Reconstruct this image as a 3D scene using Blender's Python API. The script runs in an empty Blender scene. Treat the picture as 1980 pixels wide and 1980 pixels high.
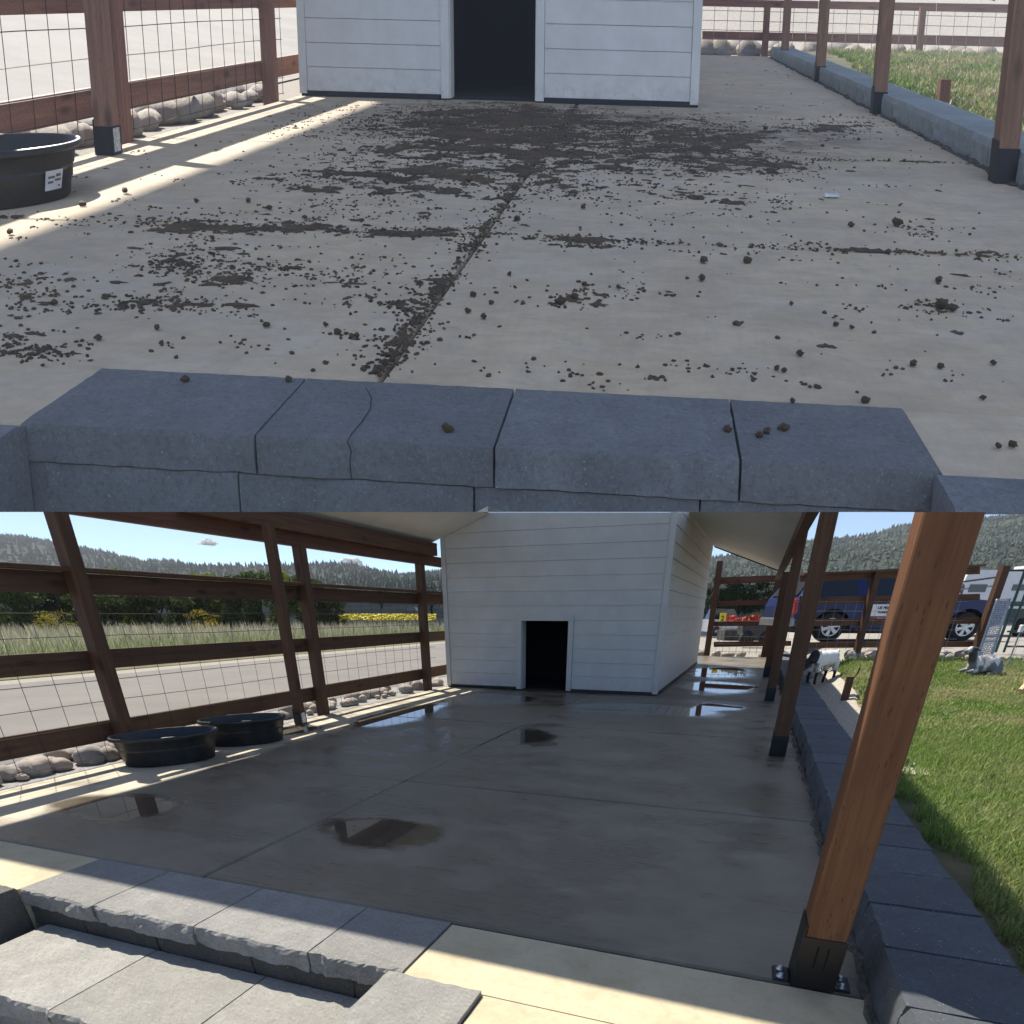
import bpy, math, random
import numpy as np
from mathutils import Vector, noise as mnoise

random.seed(11)
rng = np.random.default_rng(11)
SCN = bpy.context.scene
COL = SCN.collection

# ------------------------------------------------------------------ camera, world, sun, exposure
CAM_H = 1.4
PITCH = math.radians(28.8)
FPX, PXC, PYC = 1117.0, 990.0, 1800.0          # focal length and principal point for a 1980 px picture
cam = bpy.data.cameras.new('camera')
cam_o = bpy.data.objects.new('camera', cam)
COL.objects.link(cam_o)
cam_o.location = (0, 0, CAM_H)
cam_o.rotation_euler = (math.radians(90) - PITCH, 0, 0)
cam.sensor_width = 36
cam.lens = 36 * FPX / 1980
cam.shift_y = (PYC - 990) / 1980
cam.clip_start = 0.05
cam.clip_end = 20000
SCN.camera = cam_o

SUN_B, SUN_A = 0.52, -0.34                      # shadow offset per metre of height, across and along the patio
PSI = math.radians(20.6)
UB = np.array([math.cos(PSI), -math.sin(PSI), 0.0])
VB = np.array([math.sin(PSI), math.cos(PSI), 0.0])
SUNV = -SUN_B * UB - SUN_A * VB + np.array([0, 0, 1.0])
SUNV = SUNV / np.linalg.norm(SUNV)
SUN_EL = math.asin(SUNV[2])
world = bpy.data.worlds.new('World')
SCN.world = world
world.use_nodes = True
wt = world.node_tree
bg = wt.nodes['Background']
sky = wt.nodes.new('ShaderNodeTexSky')
sky.sky_type = 'NISHITA'
sky.sun_disc = False
sky.sun_elevation = SUN_EL
sky.sun_rotation = math.atan2(SUNV[0], SUNV[1])
sky.air_density = 0.6
sky.dust_density = 0.0
sky.ozone_density = 4.0
wt.links.new(sky.outputs[0], bg.inputs[0])
bg.inputs[1].default_value = 0.098
sun = bpy.data.lights.new('sun', 'SUN')
sun.energy = 5.0
sun.angle = math.radians(0.5)
sun.color = (1.0, 0.94, 0.83)
sun_o = bpy.data.objects.new('sun', sun)
COL.objects.link(sun_o)
sun_o.rotation_euler = Vector(SUNV).to_track_quat('Z', 'Y').to_euler()
SCN.view_settings.view_transform = 'Standard'
SCN.view_settings.look = 'None'
SCN.view_settings.exposure = 1.0
SCN.view_settings.gamma = 1.0
SCN.render.engine = 'CYCLES'
SCN.cycles.max_bounces = 4
SCN.cycles.diffuse_bounces = 3
SCN.cycles.glossy_bounces = 3

# ------------------------------------------------------------------ frames
CAMP = np.array([0, 0, CAM_H])
FWD = np.array([0, math.cos(PITCH), -math.sin(PITCH)])
UPV = np.array([0, math.sin(PITCH), math.cos(PITCH)])
RGT = np.array([1.0, 0, 0])


def ray(x, y):
    return (x - PXC) / FPX * RGT + FWD + (PYC - y) / FPX * UPV


def unit(v):
    return v / np.linalg.norm(v)


class Frame:
    def __init__(s, O, M, k, off=0.0):
        s.O = np.array(O, float); s.M = np.array(M, float); s.I = np.linalg.inv(s.M); s.k = k
        s.c0 = s.I @ (CAMP - s.O)

    def w(s, p):
        return s.O + s.M @ np.array(p, float)

    def g(s, x, y, z=0.0):
        d = s.I @ ray(x, y); t = (z - s.c0[2]) / d[2]; return s.c0 + d * t

    def on(s, ax, x, y, v):
        d = s.I @ ray(x, y); t = (v - s.c0[ax]) / d[ax]; return s.c0 + d * t


FB = Frame([0, 0, 0], np.array([UB, VB, [0, 0, 1]]).T, 1.0)      # lower patio: (across b, along a, up z)
FW = Frame([0, 0, 0], np.eye(3), 1.0)
KA = 30.0                                                        # upper terrace stands far off and is as much bigger
_V = unit(ray(1265, -5))
_U = -unit(ray(1265 - 28600, -5 - .023 * 28600))
_W = -unit(ray(960, 9000))
_n = unit(np.cross(_U, _V))
_n = _n if _n[2] > 0 else -_n
_MA = KA * np.array([_U, _V, _W]).T
FA = Frame(CAMP - _n * .695 * KA + _MA @ np.array([2.12, 0, 0]), _MA, KA)

CUT = math.tan(math.atan((PYC - 990) / FPX) - PITCH)


def zcut(b, a):
    """height at which the lower place ends, in frame FB"""
    return CAM_H + CUT * (math.cos(PSI) * a - math.sin(PSI) * b)


def acut(b, z):
    return ((z - CAM_H) / CUT + math.sin(PSI) * b) / math.cos(PSI)


def ss(t):
    t = np.clip(t, 0, 1)
    return t * t * (3 - 2 * t)


# ------------------------------------------------------------------ mesh helpers
WL = {}


class MB:
    def __init__(s):
        s.v = []; s.f = []; s.m = []

    def add(s, v, f, mi=0):
        o = len(s.v)
        s.v += [tuple(p) for p in v]
        s.f += [tuple(i + o for i in q) for q in f]
        s.m += [mi] * len(f)
        return s

    def hex(s, p, mi=0):
        return s.add(p, [(3, 2, 1, 0), (4, 5, 6, 7), (0, 1, 5, 4), (1, 2, 6, 5), (2, 3, 7, 6), (3, 0, 4, 7)], mi)

    def box(s, x0, x1, y0, y1, z0, z1, mi=0):
        return s.hex([(x0, y0, z0), (x1, y0, z0), (x1, y1, z0), (x0, y1, z0),
                      (x0, y0, z1), (x1, y0, z1), (x1, y1, z1), (x0, y1, z1)], mi)

    def bbox(s, x0, x1, y0, y1, z0, z1, c, mi=0):
        """box with chamfered upright and top edges"""
        def ring(d, z):
            return [(x0 + d + c, y0 + d, z), (x1 - d - c, y0 + d, z), (x1 - d, y0 + d + c, z), (x1 - d, y1 - d - c, z),
                    (x1 - d - c, y1 - d, z), (x0 + d + c, y1 - d, z), (x0 + d, y1 - d - c, z), (x0 + d, y0 + d + c, z)]
        v = ring(0, z0) + ring(0, z1 - c) + ring(c, z1)
        f = [tuple(range(7, -1, -1)), tuple(range(16, 24))]
        for k in (0, 8):
            for i in range(8):
                j = (i + 1) % 8
                f.append((k + i, k + j, k + 8 + j, k + 8 + i))
        return s.add(v, f, mi)

    def tube(s, pts, r, n=6, mi=0, cap=True):
        pts = [np.array(p, float) for p in pts]
        rs = r if hasattr(r, '__len__') else [r] * len(pts)
        V = []
        for i, p in enumerate(pts):
            t = unit(pts[min(i + 1, len(pts) - 1)] - pts[max(i - 1, 0)])
            h = np.array([0, 0, 1.0]) if abs(t[2]) < .9 else np.array([1.0, 0, 0])
            e1 = unit(np.cross(t, h)); e2 = np.cross(e1, t)
            for k in range(n):
                an = 2 * math.pi * k / n
                V.append(p + rs[i] * (math.cos(an) * e1 + math.sin(an) * e2))
        F = []
        for i in range(len(pts) - 1):
            for k in range(n):
                F.append((i * n + k, i * n + (k + 1) % n, (i + 1) * n + (k + 1) % n, (i + 1) * n + k))
        if cap:
            F.append(tuple(range(n - 1, -1, -1)))
            F.append(tuple(range((len(pts) - 1) * n, len(pts) * n)))
        return s.add(V, F, mi)

    def lathe(s, prof, c, sx=1.0, sy=1.0, n=32, mi=0, axis='z'):
        V = []
        for r, h in prof:
            for k in range(n):
                an = 2 * math.pi * k / n
                x, y = sx * r * math.cos(an), sy * r * math.sin(an)
                if axis == 'z':
                    V.append((c[0] + x, c[1] + y, c[2] + h))
                else:
                    V.append((c[0] + x, c[1] + h, c[2] + y))
        F = []
        for i in range(len(prof) - 1):
            for k in range(n):
                F.append((i * n + k, i * n + (k + 1) % n, (i + 1) * n + (k + 1) % n, (i + 1) * n + k))
        return s.add(V, F, mi)

    def prism(s, poly, y0, y1, mi=0):
        """polygon in x,z pushed along y"""
        n = len(poly)
        v = [(x, y0, z) for x, z in poly] + [(x, y1, z) for x, z in poly]
        f = [tuple(range(n)), tuple(range(2 * n - 1, n - 1, -1))]
        f += [(i, i + n, (i + 1) % n + n, (i + 1) % n) for i in range(n)]
        return s.add(v, f, mi)

    def blob(s, c, r, n=1, jit=0.15, seed=0, mi=0):
        v, f = ICO[n]
        rnd = np.random.default_rng(seed)
        k = 1 + jit * (rnd.random(len(v)) - .5) * 2
        s.add([np.array(c) + np.array(p) * np.array(r) * q for p, q in zip(v, k)], f, mi)
        return s

    def build(s, name, mat, fr=FB, parent=None, smooth=False, label=None, cat=None, group=None, kind=None):
        return mesh_obj(name, np.array(s.v, float), s.f, mat, fr, parent, smooth, label, cat, group, kind, s.m)


def icos(sub):
    t = (1 + 5 ** .5) / 2
    v = [unit(np.array(p, float)) for p in [(-1, t, 0), (1, t, 0), (-1, -t, 0), (1, -t, 0), (0, -1, t), (0, 1, t), (0, -1, -t), (0, 1, -t), (t, 0, -1), (t, 0, 1), (-t, 0, -1), (-t, 0, 1)]]
    f = [(0, 11, 5), (0, 5, 1), (0, 1, 7), (0, 7, 10), (0, 10, 11), (1, 5, 9), (5, 11, 4), (11, 10, 2), (10, 7, 6), (7, 1, 8), (3, 9, 4), (3, 4, 2), (3, 2, 6), (3, 6, 8), (3, 8, 9), (4, 9, 5), (2, 4, 11), (6, 2, 10), (8, 6, 7), (9, 8, 1)]
    for _ in range(sub):
        mid = {}
        nf = []

        def m(a, b):
            k = (min(a, b), max(a, b))
            if k not in mid:
                v.append(unit(v[a] + v[b])); mid[k] = len(v) - 1
            return mid[k]
        for a, b, c in f:
            ab, bc, ca = m(a, b), m(b, c), m(c, a)
            nf += [(a, ab, ca), (b, bc, ab), (c, ca, bc), (ab, bc, ca)]
        f = nf
    return v, f


ICO = [icos(0), icos(1), icos(2)]


def props(o, label=None, cat=None, group=None, kind=None):
    if label: o['label'] = label
    if cat: o['category'] = cat
    if group: o['group'] = group
    if kind: o['kind'] = kind
    return o


def link(o, loc, parent):
    COL.objects.link(o)
    WL[o.name] = np.array(loc, float)
    if parent is not None:
        o.parent = parent
        o.location = tuple(np.array(loc) - WL[parent.name])
    else:
        o.location = tuple(loc)
    return o


def mesh_data(name, V, F, mats, fr, c, smooth=False, mi=None):
    me = bpy.data.meshes.new(name)
    W = (V - c) @ fr.M.T
    me.from_pydata(W.tolist(), [], F)
    at = me.attributes.new('lp', 'FLOAT_VECTOR', 'POINT')
    at.data.foreach_set('vector', V.astype(np.float32).ravel())
    for m in (mats if isinstance(mats, (list, tuple)) else [mats]):
        me.materials.append(m)
    if mi is not None and isinstance(mats, (list, tuple)) and len(mats) > 1:
        me.polygons.foreach_set('material_index', mi)
    if smooth:
        me.polygons.foreach_set('use_smooth', [True] * len(F))
    me.update()
    return me


def mesh_obj(name, V, F, mat, fr=FB, parent=None, smooth=False, label=None, cat=None, group=None, kind=None, mi=None):
    lo, hi = V.min(0), V.max(0)
    c = np.array([(lo[0] + hi[0]) / 2, (lo[1] + hi[1]) / 2, lo[2]])
    me = mesh_data(name, V, F, mat, fr, c, smooth, mi)
    o = bpy.data.objects.new(name, me)
    link(o, fr.w(c), parent)
    return props(o, label, cat, group, kind)


def inst(name, me, fr, p, scale=1.0, rz=0.0, parent=None, **kw):
    o = bpy.data.objects.new(name, me)
    link(o, fr.w(p), parent)
    o.scale = (scale,) * 3
    o.rotation_euler[2] = rz
    return props(o, **kw)


def empty(name, fr, p, label, cat, group=None):
    o = bpy.data.objects.new(name, None)
    o.empty_display_size = .1
    link(o, fr.w(p), None)
    return props(o, label, cat, group)


def nz(p, s=1.0):
    return mnoise.noise(Vector((p[0] * s, p[1] * s, p[2] * s)))


def rough_box(x0, x1, y0, y1, z0, z1, n, disp):
    """subdivided box, each vertex moved by disp(p, normal hint)"""
    nx, ny, nzz = n
    idx = {}; V = []; F = []

    def vid(i, j, k):
        key = (i, j, k)
        if key not in idx:
            p = np.array([x0 + (x1 - x0) * i / nx, y0 + (y1 - y0) * j / ny, z0 + (z1 - z0) * k / nzz])
            h = np.array([(i == nx) - (i == 0), (j == ny) - (j == 0), (k == nzz) - (k == 0)], float)
            V.append(p + disp(p, h)); idx[key] = len(V) - 1
        return idx[key]
    for i in range(nx):
        for j in range(ny):
            F.append((vid(i, j, nzz), vid(i + 1, j, nzz), vid(i + 1, j + 1, nzz), vid(i, j + 1, nzz)))
            F.append((vid(i, j + 1, 0), vid(i + 1, j + 1, 0), vid(i + 1, j, 0), vid(i, j, 0)))
    for i in range(nx):
        for k in range(nzz):
            F.append((vid(i, 0, k), vid(i + 1, 0, k), vid(i + 1, 0, k + 1), vid(i, 0, k + 1)))
            F.append((vid(i, ny, k + 1), vid(i + 1, ny, k + 1), vid(i + 1, ny, k), vid(i, ny, k)))
    for j in range(ny):
        for k in range(nzz):
            F.append((vid(0, j, k + 1), vid(0, j + 1, k + 1), vid(0, j + 1, k), vid(0, j, k)))
            F.append((vid(nx, j, k), vid(nx, j + 1, k), vid(nx, j + 1, k + 1), vid(nx, j, k + 1)))
    b = MB(); b.add(V, F)
    return b


# ------------------------------------------------------------------ materials
MATS = {}


class G:
    def __init__(s, name):
        s.mat = bpy.data.materials.new(name)
        s.mat.use_nodes = True
        s.t = s.mat.node_tree
        s.b = s.t.nodes['Principled BSDF']
        s._lp = None

    def new(s, typ):
        return s.t.nodes.new(typ)

    def put(s, sock, v):
        if hasattr(v, 'is_output'):
            s.t.links.new(v, sock)
        elif hasattr(v, '__len__') and len(v) == 3 and sock.type == 'RGBA':
            sock.default_value = (*v, 1)
        else:
            sock.default_value = v

    def lp(s, scale=None, loc=None):
        if s._lp is None:
            a = s.new('ShaderNodeAttribute'); a.attribute_name = 'lp'; s._lp = a.outputs['Vector']
        if scale is None and loc is None:
            return s._lp
        m = s.new('ShaderNodeMapping'); s.put(m.inputs['Vector'], s._lp)
        if scale is not None: m.inputs['Scale'].default_value = scale
        if loc is not None: m.inputs['Location'].default_value = loc
        return m.outputs[0]

    def noise(s, scale, detail=4, rough=.55, vec=None, dist=0, col=False):
        n = s.new('ShaderNodeTexNoise')
        s.put(n.inputs['Vector'], vec if vec is not None else s.lp())
        n.inputs['Scale'].default_value = scale; n.inputs['Detail'].default_value = detail
        n.inputs['Roughness'].default_value = rough; n.inputs['Distortion'].default_value = dist
        return n.outputs['Color' if col else 0]

    def vor(s, scale, vec=None, feat='F1', out=0):
        n = s.new('ShaderNodeTexVoronoi'); n.feature = feat
        s.put(n.inputs['Vector'], vec if vec is not None else s.lp()); n.inputs['Scale'].default_value = scale
        return n.outputs[out]

    def ramp(s, fac, stops, const=False):
        r = s.new('ShaderNodeValToRGB'); s.put(r.inputs[0], fac)
        e = r.color_ramp.elements
        while len(e) < len(stops): e.new(.5)
        for el, (p, c) in zip(e, stops):
            el.position = p; el.color = (*(c if hasattr(c, '__len__') else (c, c, c)), 1)
        if const: r.color_ramp.interpolation = 'CONSTANT'
        return r.outputs[0]

    def mix(s, fac, a, b, mode='MIX'):
        m = s.new('ShaderNodeMix'); m.data_type = 'RGBA'; m.blend_type = mode
        s.put(m.inputs[0], fac); s.put(m.inputs[6], a); s.put(m.inputs[7], b)
        return m.outputs[2]

    def math(s, op, a, b=0.0, clamp=False):
        m = s.new('ShaderNodeMath'); m.operation = op; m.use_clamp = clamp
        s.put(m.inputs[0], a); s.put(m.inputs[1], b)
        return m.outputs[0]

    def rnd(s):
        return s.new('ShaderNodeObjectInfo').outputs['Random']

    def bump(s, h, strength, dist):
        b = s.new('ShaderNodeBump'); s.put(b.inputs['Height'], h)
        s.put(b.inputs['Strength'], strength); b.inputs['Distance'].default_value = dist
        s.put(s.b.inputs['Normal'], b.outputs[0])

    def set(s, col=None, rough=None, metal=None, spec=None):
        if col is not None: s.put(s.b.inputs['Base Color'], col)
        if rough is not None: s.put(s.b.inputs['Roughness'], rough)
        if metal is not None: s.put(s.b.inputs['Metallic'], metal)
        if spec is not None: s.put(s.b.inputs['Specular IOR Level'], spec)
        return s.mat

    def leafy(s, m, col, f=.45):
        tr = s.new('ShaderNodeBsdfTranslucent'); s.put(tr.inputs[0], col)
        mx = s.new('ShaderNodeMixShader'); mx.inputs[0].default_value = f
        out = s.t.nodes['Material Output']
        s.t.links.new(s.b.outputs[0], mx.inputs[1]); s.t.links.new(tr.outputs[0], mx.inputs[2]); s.t.links.new(mx.outputs[0], out.inputs['Surface'])
        return m

    def ell(s, c, r, soft=.35):
        """soft ellipse mask in lp space: 1 inside"""
        m = s.new('ShaderNodeMapping'); s.put(m.inputs['Vector'], s.lp())
        m.inputs['Scale'].default_value = (1 / r[0], 1 / r[1], 0)
        m.inputs['Location'].default_value = (-c[0] / r[0], -c[1] / r[1], 0)
        d = s.new('ShaderNodeVectorMath'); d.operation = 'LENGTH'; s.put(d.inputs[0], m.outputs[0])
        wob = s.math('SUBTRACT', s.math('MULTIPLY', s.noise(1.5 / max(r), 2, .5), 1.0), .5)
        v = s.math('ADD', d.outputs['Value'], wob)
        return s.math('MULTIPLY', s.math('SUBTRACT', 1.0, v), 1 / soft, clamp=True)


def mat(name, fr=FB, *args):
    key = (name, fr.k) + args
    if key not in MATS:
        MATS[key] = globals()['mk_' + name](fr.k, *args)
    return MATS[key]


def mk_plain(k, col, rough=.6, metal=0.0, var=.12, sc=8.0):
    g = G('plain')
    n = g.noise(sc, 4)
    dark = tuple(c * (1 - var * 2) for c in col); lite = tuple(min(1, c * (1 + var)) for c in col)
    c = g.ramp(n, [(.3, dark), (.7, lite)])
    return g.set(c, rough, metal)


def mk_concrete_wet(k):
    g = G('concrete_wet')
    big = g.noise(.55, 5, .6)
    mid = g.noise(3.0, 6, .65, dist=.6)
    brush = g.noise(9, 6, .75, g.lp((.16, 4.2, 1)))
    fine = g.noise(90, 4, .6)
    base = g.ramp(mid, [(.3, (.15, .128, .090)), (.7, (.225, .195, .142))])
    base = g.mix(g.math('MULTIPLY', g.ramp(big, [(.38, 0), (.62, 1)]), .55), base, (.125, .108, .078))
    base = g.mix(g.math('MULTIPLY', g.ramp(brush, [(.42, 0), (.7, 1)]), .5), base, (.26, .232, .18))
    # chalky worn flecks
    fl = g.math('MULTIPLY', g.ramp(g.noise(7, 8, .75, g.lp((1, 2.2, 1))), [(.62, 0), (.72, 1)]), g.ramp(g.noise(.8, 3, .5, g.lp(None, (3, 1, 0))), [(.5, 0), (.62, 1)]))
    base = g.mix(g.math('MULTIPLY', fl, .5), base, (.42, .42, .42))
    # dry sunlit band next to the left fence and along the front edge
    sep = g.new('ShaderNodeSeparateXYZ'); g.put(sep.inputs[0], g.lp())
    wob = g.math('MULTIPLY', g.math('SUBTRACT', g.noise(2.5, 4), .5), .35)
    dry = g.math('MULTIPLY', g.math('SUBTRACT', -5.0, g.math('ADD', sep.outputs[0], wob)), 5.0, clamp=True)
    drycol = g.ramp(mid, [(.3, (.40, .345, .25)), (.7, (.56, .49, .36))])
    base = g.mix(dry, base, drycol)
    pud = None
    P = [((-4.75, 3.25), (.62, .42)), ((-5.0, 8.4), (.55, 1.6)), ((-4.5, 10.6), (.9, 1.0)), ((-2.85, 7.2), (.85, .75)), ((-2.3, 3.45), (.62, .36)),
         ((-1.6, 10.3), (1.5, .75)), ((-.6, 14.2), (.95, 1.5)), ((-.7, 18.2), (.95, 2.2)), ((-.4, 11.0), (.5, .55)), ((-5.75, 6.6), (.4, .6))]
    for c, r in P:
        e = g.ell(c, r, .3)
        pud = e if pud is None else g.math('MAXIMUM', pud, e)
    damp = g.ramp(g.noise(.9, 4, .6, g.lp((1, 1.6, 1), (7, 2, 0))), [(.46, 0), (.54, 1)])
    base = g.mix(g.math('MULTIPLY', damp, .42), base, (.07, .056, .036))
    base = g.mix(g.math('MULTIPLY', pud, .75), base, (.05, .04, .03))
    rough = g.math('SUBTRACT', g.ramp(brush, [(.3, .34), (.7, .56)]), g.math('MULTIPLY', damp, .14))
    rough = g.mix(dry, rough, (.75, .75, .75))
    rough = g.mix(pud, rough, (.015, .015, .015))
    h = g.math('ADD', g.math('MULTIPLY', fine, .35), brush)
    g.bump(h, g.math('MULTIPLY', g.math('SUBTRACT', 1.0, pud), .35), .004 * k)
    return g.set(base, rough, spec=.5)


def mk_concrete_dry(k, tone=1.0):
    g = G('concrete_dry')
    big = g.noise(.5, 5, .6)
    mid = g.noise(2.6, 6, .7, dist=.5)
    brush = g.noise(8, 5, .7, g.lp((3.0, .35, 1)))
    fine = g.noise(70, 4, .6)
    c = g.ramp(mid, [(.25, (.53 * tone, .385 * tone, .235 * tone)), (.55, (.73 * tone, .555 * tone, .35 * tone)), (.8, (.82 * tone, .655 * tone, .45 * tone))])
    c = g.mix(g.math('MULTIPLY', g.ramp(big, [(.35, 0), (.65, 1)]), .45), c, (.48 * tone, .40 * tone, .31 * tone))
    c = g.mix(g.math('MULTIPLY', g.ramp(brush, [(.45, 0), (.8, 1)]), .3), c, (.36 * tone, .32 * tone, .27 * tone))
    c = g.mix(g.math('MULTIPLY', g.ramp(g.noise(6, 7, .75, g.lp((.6, 1.3, 1)), dist=.7), [(.42, 0), (.68, 1)]), .38), c, (.36 * tone, .29 * tone, .215 * tone))
    c = g.mix(g.math('MULTIPLY', g.ramp(g.noise(1.7, 6, .7, g.lp(None, (5, 9, 0))), [(.52, 0), (.7, 1)]), .3), c, (.72 * tone, .65 * tone, .56 * tone))
    spots = g.ramp(g.noise(14, 5, .7), [(.62, 0), (.72, 1)])
    c = g.mix(g.math('MULTIPLY', spots, .4), c, (.25, .22, .18))
    if k > 1:   # droppings trodden into the middle of the dirty slab
        st = g.math('MAXIMUM', g.ell((-3.2, 10.9), (3.6, 3.2), .8), g.math('MULTIPLY', g.ell((-1.2, 9.4), (2.2, 2.6), .8), .8))
        st = g.math('MULTIPLY', st, g.ramp(g.noise(2.2, 7, .75, dist=.8), [(.35, .15), (.6, 1)]))
        c = g.mix(g.math('MULTIPLY', st, .95), c, (.12, .08, .048))
    g.bump(g.math('ADD', g.math('MULTIPLY', fine, .4), brush), .3, .004 * k)
    return g.set(c, .85)


def mk_cream(k):
    g = G('concrete_cream')
    mid = g.noise(3.2, 6, .7, dist=.6)
    c = g.ramp(mid, [(.25, (.38, .315, .20)), (.5, (.49, .42, .28)), (.8, (.57, .495, .345))])
    c = g.mix(g.math('MULTIPLY', g.ramp(g.noise(22, 6, .75), [(.5, 0), (.72, 1)]), .35), c, (.27, .22, .14))
    g.bump(g.noise(80, 5, .65), .45, .004 * k)
    return g.set(c, .9)


def mk_block(k, r=.155, gc=.165, b=.18):
    g = G('cast_stone')
    n = g.noise(5, 6, .7, dist=.4)
    c = g.ramp(n, [(.25, (r * .7, gc * .7, b * .7)), (.55, (r, gc, b)), (.8, (r * 1.35, gc * 1.35, b * 1.33))])
    v = g.vor(60)
    c = g.mix(g.math('MULTIPLY', g.ramp(v, [(.12, 1), (.22, 0)]), g.ramp(g.noise(20, 2), [(.55, 0), (.6, .8)])), c, (.55, .53, .46))
    c = g.mix(g.math('MULTIPLY', g.rnd(), .55), c, (r * .6, gc * .6, b * .58))
    c = g.mix(g.math('MULTIPLY', g.ramp(g.noise(48, 6, .85), [(.48, 0), (.66, 1)]), .62), c, (r * .4, gc * .4, b * .42))
    c = g.mix(g.math('MULTIPLY', g.ramp(g.noise(95, 4, .8), [(.55, 0), (.7, 1)]), .45), c, (r * 1.9, gc * 1.85, b * 1.75))
    g.bump(g.noise(60, 8, .85), .9, .008 * k)
    return g.set(c, .88)


def mk_wood(k, ax=2, r=.155, gg=.07, b=.034, seed=0.0):
    g = G('stained_fir')
    sc = [26.0, 26.0, 26.0]; sc[ax] = 1.4
    sc2 = [1.0, 1.0, 1.0]; sc2[ax] = .22
    vec = g.lp(tuple(sc), (seed, seed * 1.7, seed * .6))
    wv = g.lp(tuple(sc2))
    grain = g.noise(1.0, 6, .65, vec, dist=.35)
    ring = g.new('ShaderNodeTexWave'); ring.wave_type = 'RINGS'
    g.put(ring.inputs['Vector'], wv); ring.inputs['Scale'].default_value = 22; ring.inputs['Distortion'].default_value = 6
    ring.inputs['Detail'].default_value = 3; ring.inputs['Detail Scale'].default_value = 1.2
    c = g.ramp(grain, [(.3, (r * .5, gg * .46, b * .42)), (.5, (r * .85, gg * .82, b * .8)), (.75, (r * 1.25, gg * 1.25, b * 1.25))])
    c = g.mix(g.math('MULTIPLY', ring.outputs[0], .35), c, (r * .5, gg * .42, b * .38))
    kn = g.vor(1.15, g.lp(tuple((1.6 if i == ax else 5.0) for i in range(3)), (seed, 0, seed)))
    c = g.mix(g.ramp(kn, [(.06, .95), (.13, .6), (.23, 0)]), c, (r * .22, gg * .2, b * .2))
    c = g.mix(g.math('MULTIPLY', g.ramp(g.noise(1.3, 4), [(.4, 0), (.7, 1)]), .35), c, (r * .6, gg * .6, b * .62))
    c = g.mix(g.math('MULTIPLY', g.rnd(), .22), c, (r * .55, gg * .55, b * .55))
    iv = [52.0, 52.0, 52.0]; iv[ax] = 13.0
    inc = g.vor(1.0, g.lp(tuple(iv)))
    c = g.mix(g.ramp(inc, [(.10, .65), (.20, 0)]), c, (r * .25, gg * .22, b * .22))
    g.bump(grain, .5, .004 * k)
    return g.set(c, .68, spec=.35)


def mk_siding(k, q=1.0, wq=1.0):
    g = G('white_siding')
    n = g.noise(3, 5, .6); st = g.noise(6, 4, .6, g.lp((1, 1, .15)))
    c = g.ramp(n, [(.3, (.66 * q, .66 * q * (.5 + .5 * wq), .64 * q * wq)), (.7, (.76 * q, .76 * q * (.5 + .5 * wq), .735 * q * wq))])
    c = g.mix(g.math('MULTIPLY', g.ramp(st, [(.5, 0), (.8, 1)]), .16), c, (.55, .53, .48))
    c = g.mix(g.math('MULTIPLY', g.rnd(), .08), c, (.6 * q, .6 * q, .58 * q))
    sep = g.new('ShaderNodeSeparateXYZ'); g.put(sep.inputs[0], g.lp())
    dirt = g.math('MULTIPLY', g.math('SUBTRACT', 1.0, g.math('MULTIPLY', sep.outputs[2], 2.6), clamp=True), g.ramp(g.noise(9, 7, .75), [(.45, 0), (.7, 1)]))
    c = g.mix(g.math('MULTIPLY', dirt, .55), c, (.34, .27, .18))
    g.bump(g.noise(12, 5, .6, g.lp((.6, .6, 9))), .22, .003 * k)
    return g.set(c, .5)


def mk_asphalt(k, q=1.0):
    g = G('asphalt')
    n = g.noise(.7, 5, .6); f = g.noise(60, 4, .7)
    c = g.ramp(n, [(.3, (.115 * q, .108 * q, .10 * q)), (.7, (.165 * q, .155 * q, .142 * q))])
    c = g.mix(g.math('MULTIPLY', g.ramp(f, [(.4, 0), (.7, 1)]), .4), c, (.25 * q, .23 * q, .21 * q))
    g.bump(f, .4, .006 * k)
    return g.set(c, .9)


def mk_gravel(k, r=.40, gg=.36, b=.31):
    g = G('gravel')
    v = g.vor(34, out=1); d = g.vor(34)
    c = g.mix(.5, g.ramp(v, [(0, (r * .55, gg * .55, b * .55)), (1, (r * 1.25, gg * 1.25, b * 1.25))]), (r, gg, b))
    c = g.mix(g.ramp(d, [(.3, 0), (.62, .55)]), c, (r * .35, gg * .35, b * .35))
    c = g.mix(g.math('MULTIPLY', g.noise(.5, 5), .35), c, (r * .75, gg * .74, b * .72))
    g.bump(d, .5, -.012 * k)
    return g.set(c, .92)


def mk_soil(k):
    g = G('lawn_soil')
    n = g.noise(1.4, 6, .65); f = g.noise(40, 5, .7)
    c = g.ramp(n, [(.35, (.07, .085, .03)), (.55, (.15, .135, .07)), (.7, (.24, .20, .125))])
    c = g.mix(g.math('MULTIPLY', f, .5), c, (.06, .055, .03))
    g.bump(f, .6, .02 * k)
    return g.set(c, .95)


def mk_grass(k, dry=.35, hue=0):
    g = G('grass_blade')
    n = g.noise(1.1, 4, .6); m = g.noise(37, 2)
    gr = g.ramp(m, [(.25, (.085, .155, .03)), (.5, (.17, .27, .055)), (.75, (.36, .43, .155))])
    st = g.ramp(m, [(.3, (.42, .35, .17)), (.7, (.56, .49, .29))])
    c = g.mix(g.math('MULTIPLY', g.ramp(n, [(.42, 0), (.62, 1)]), dry * 2, clamp=True), gr, st)
    return g.leafy(g.set(c, .55, spec=.3), c)


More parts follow.
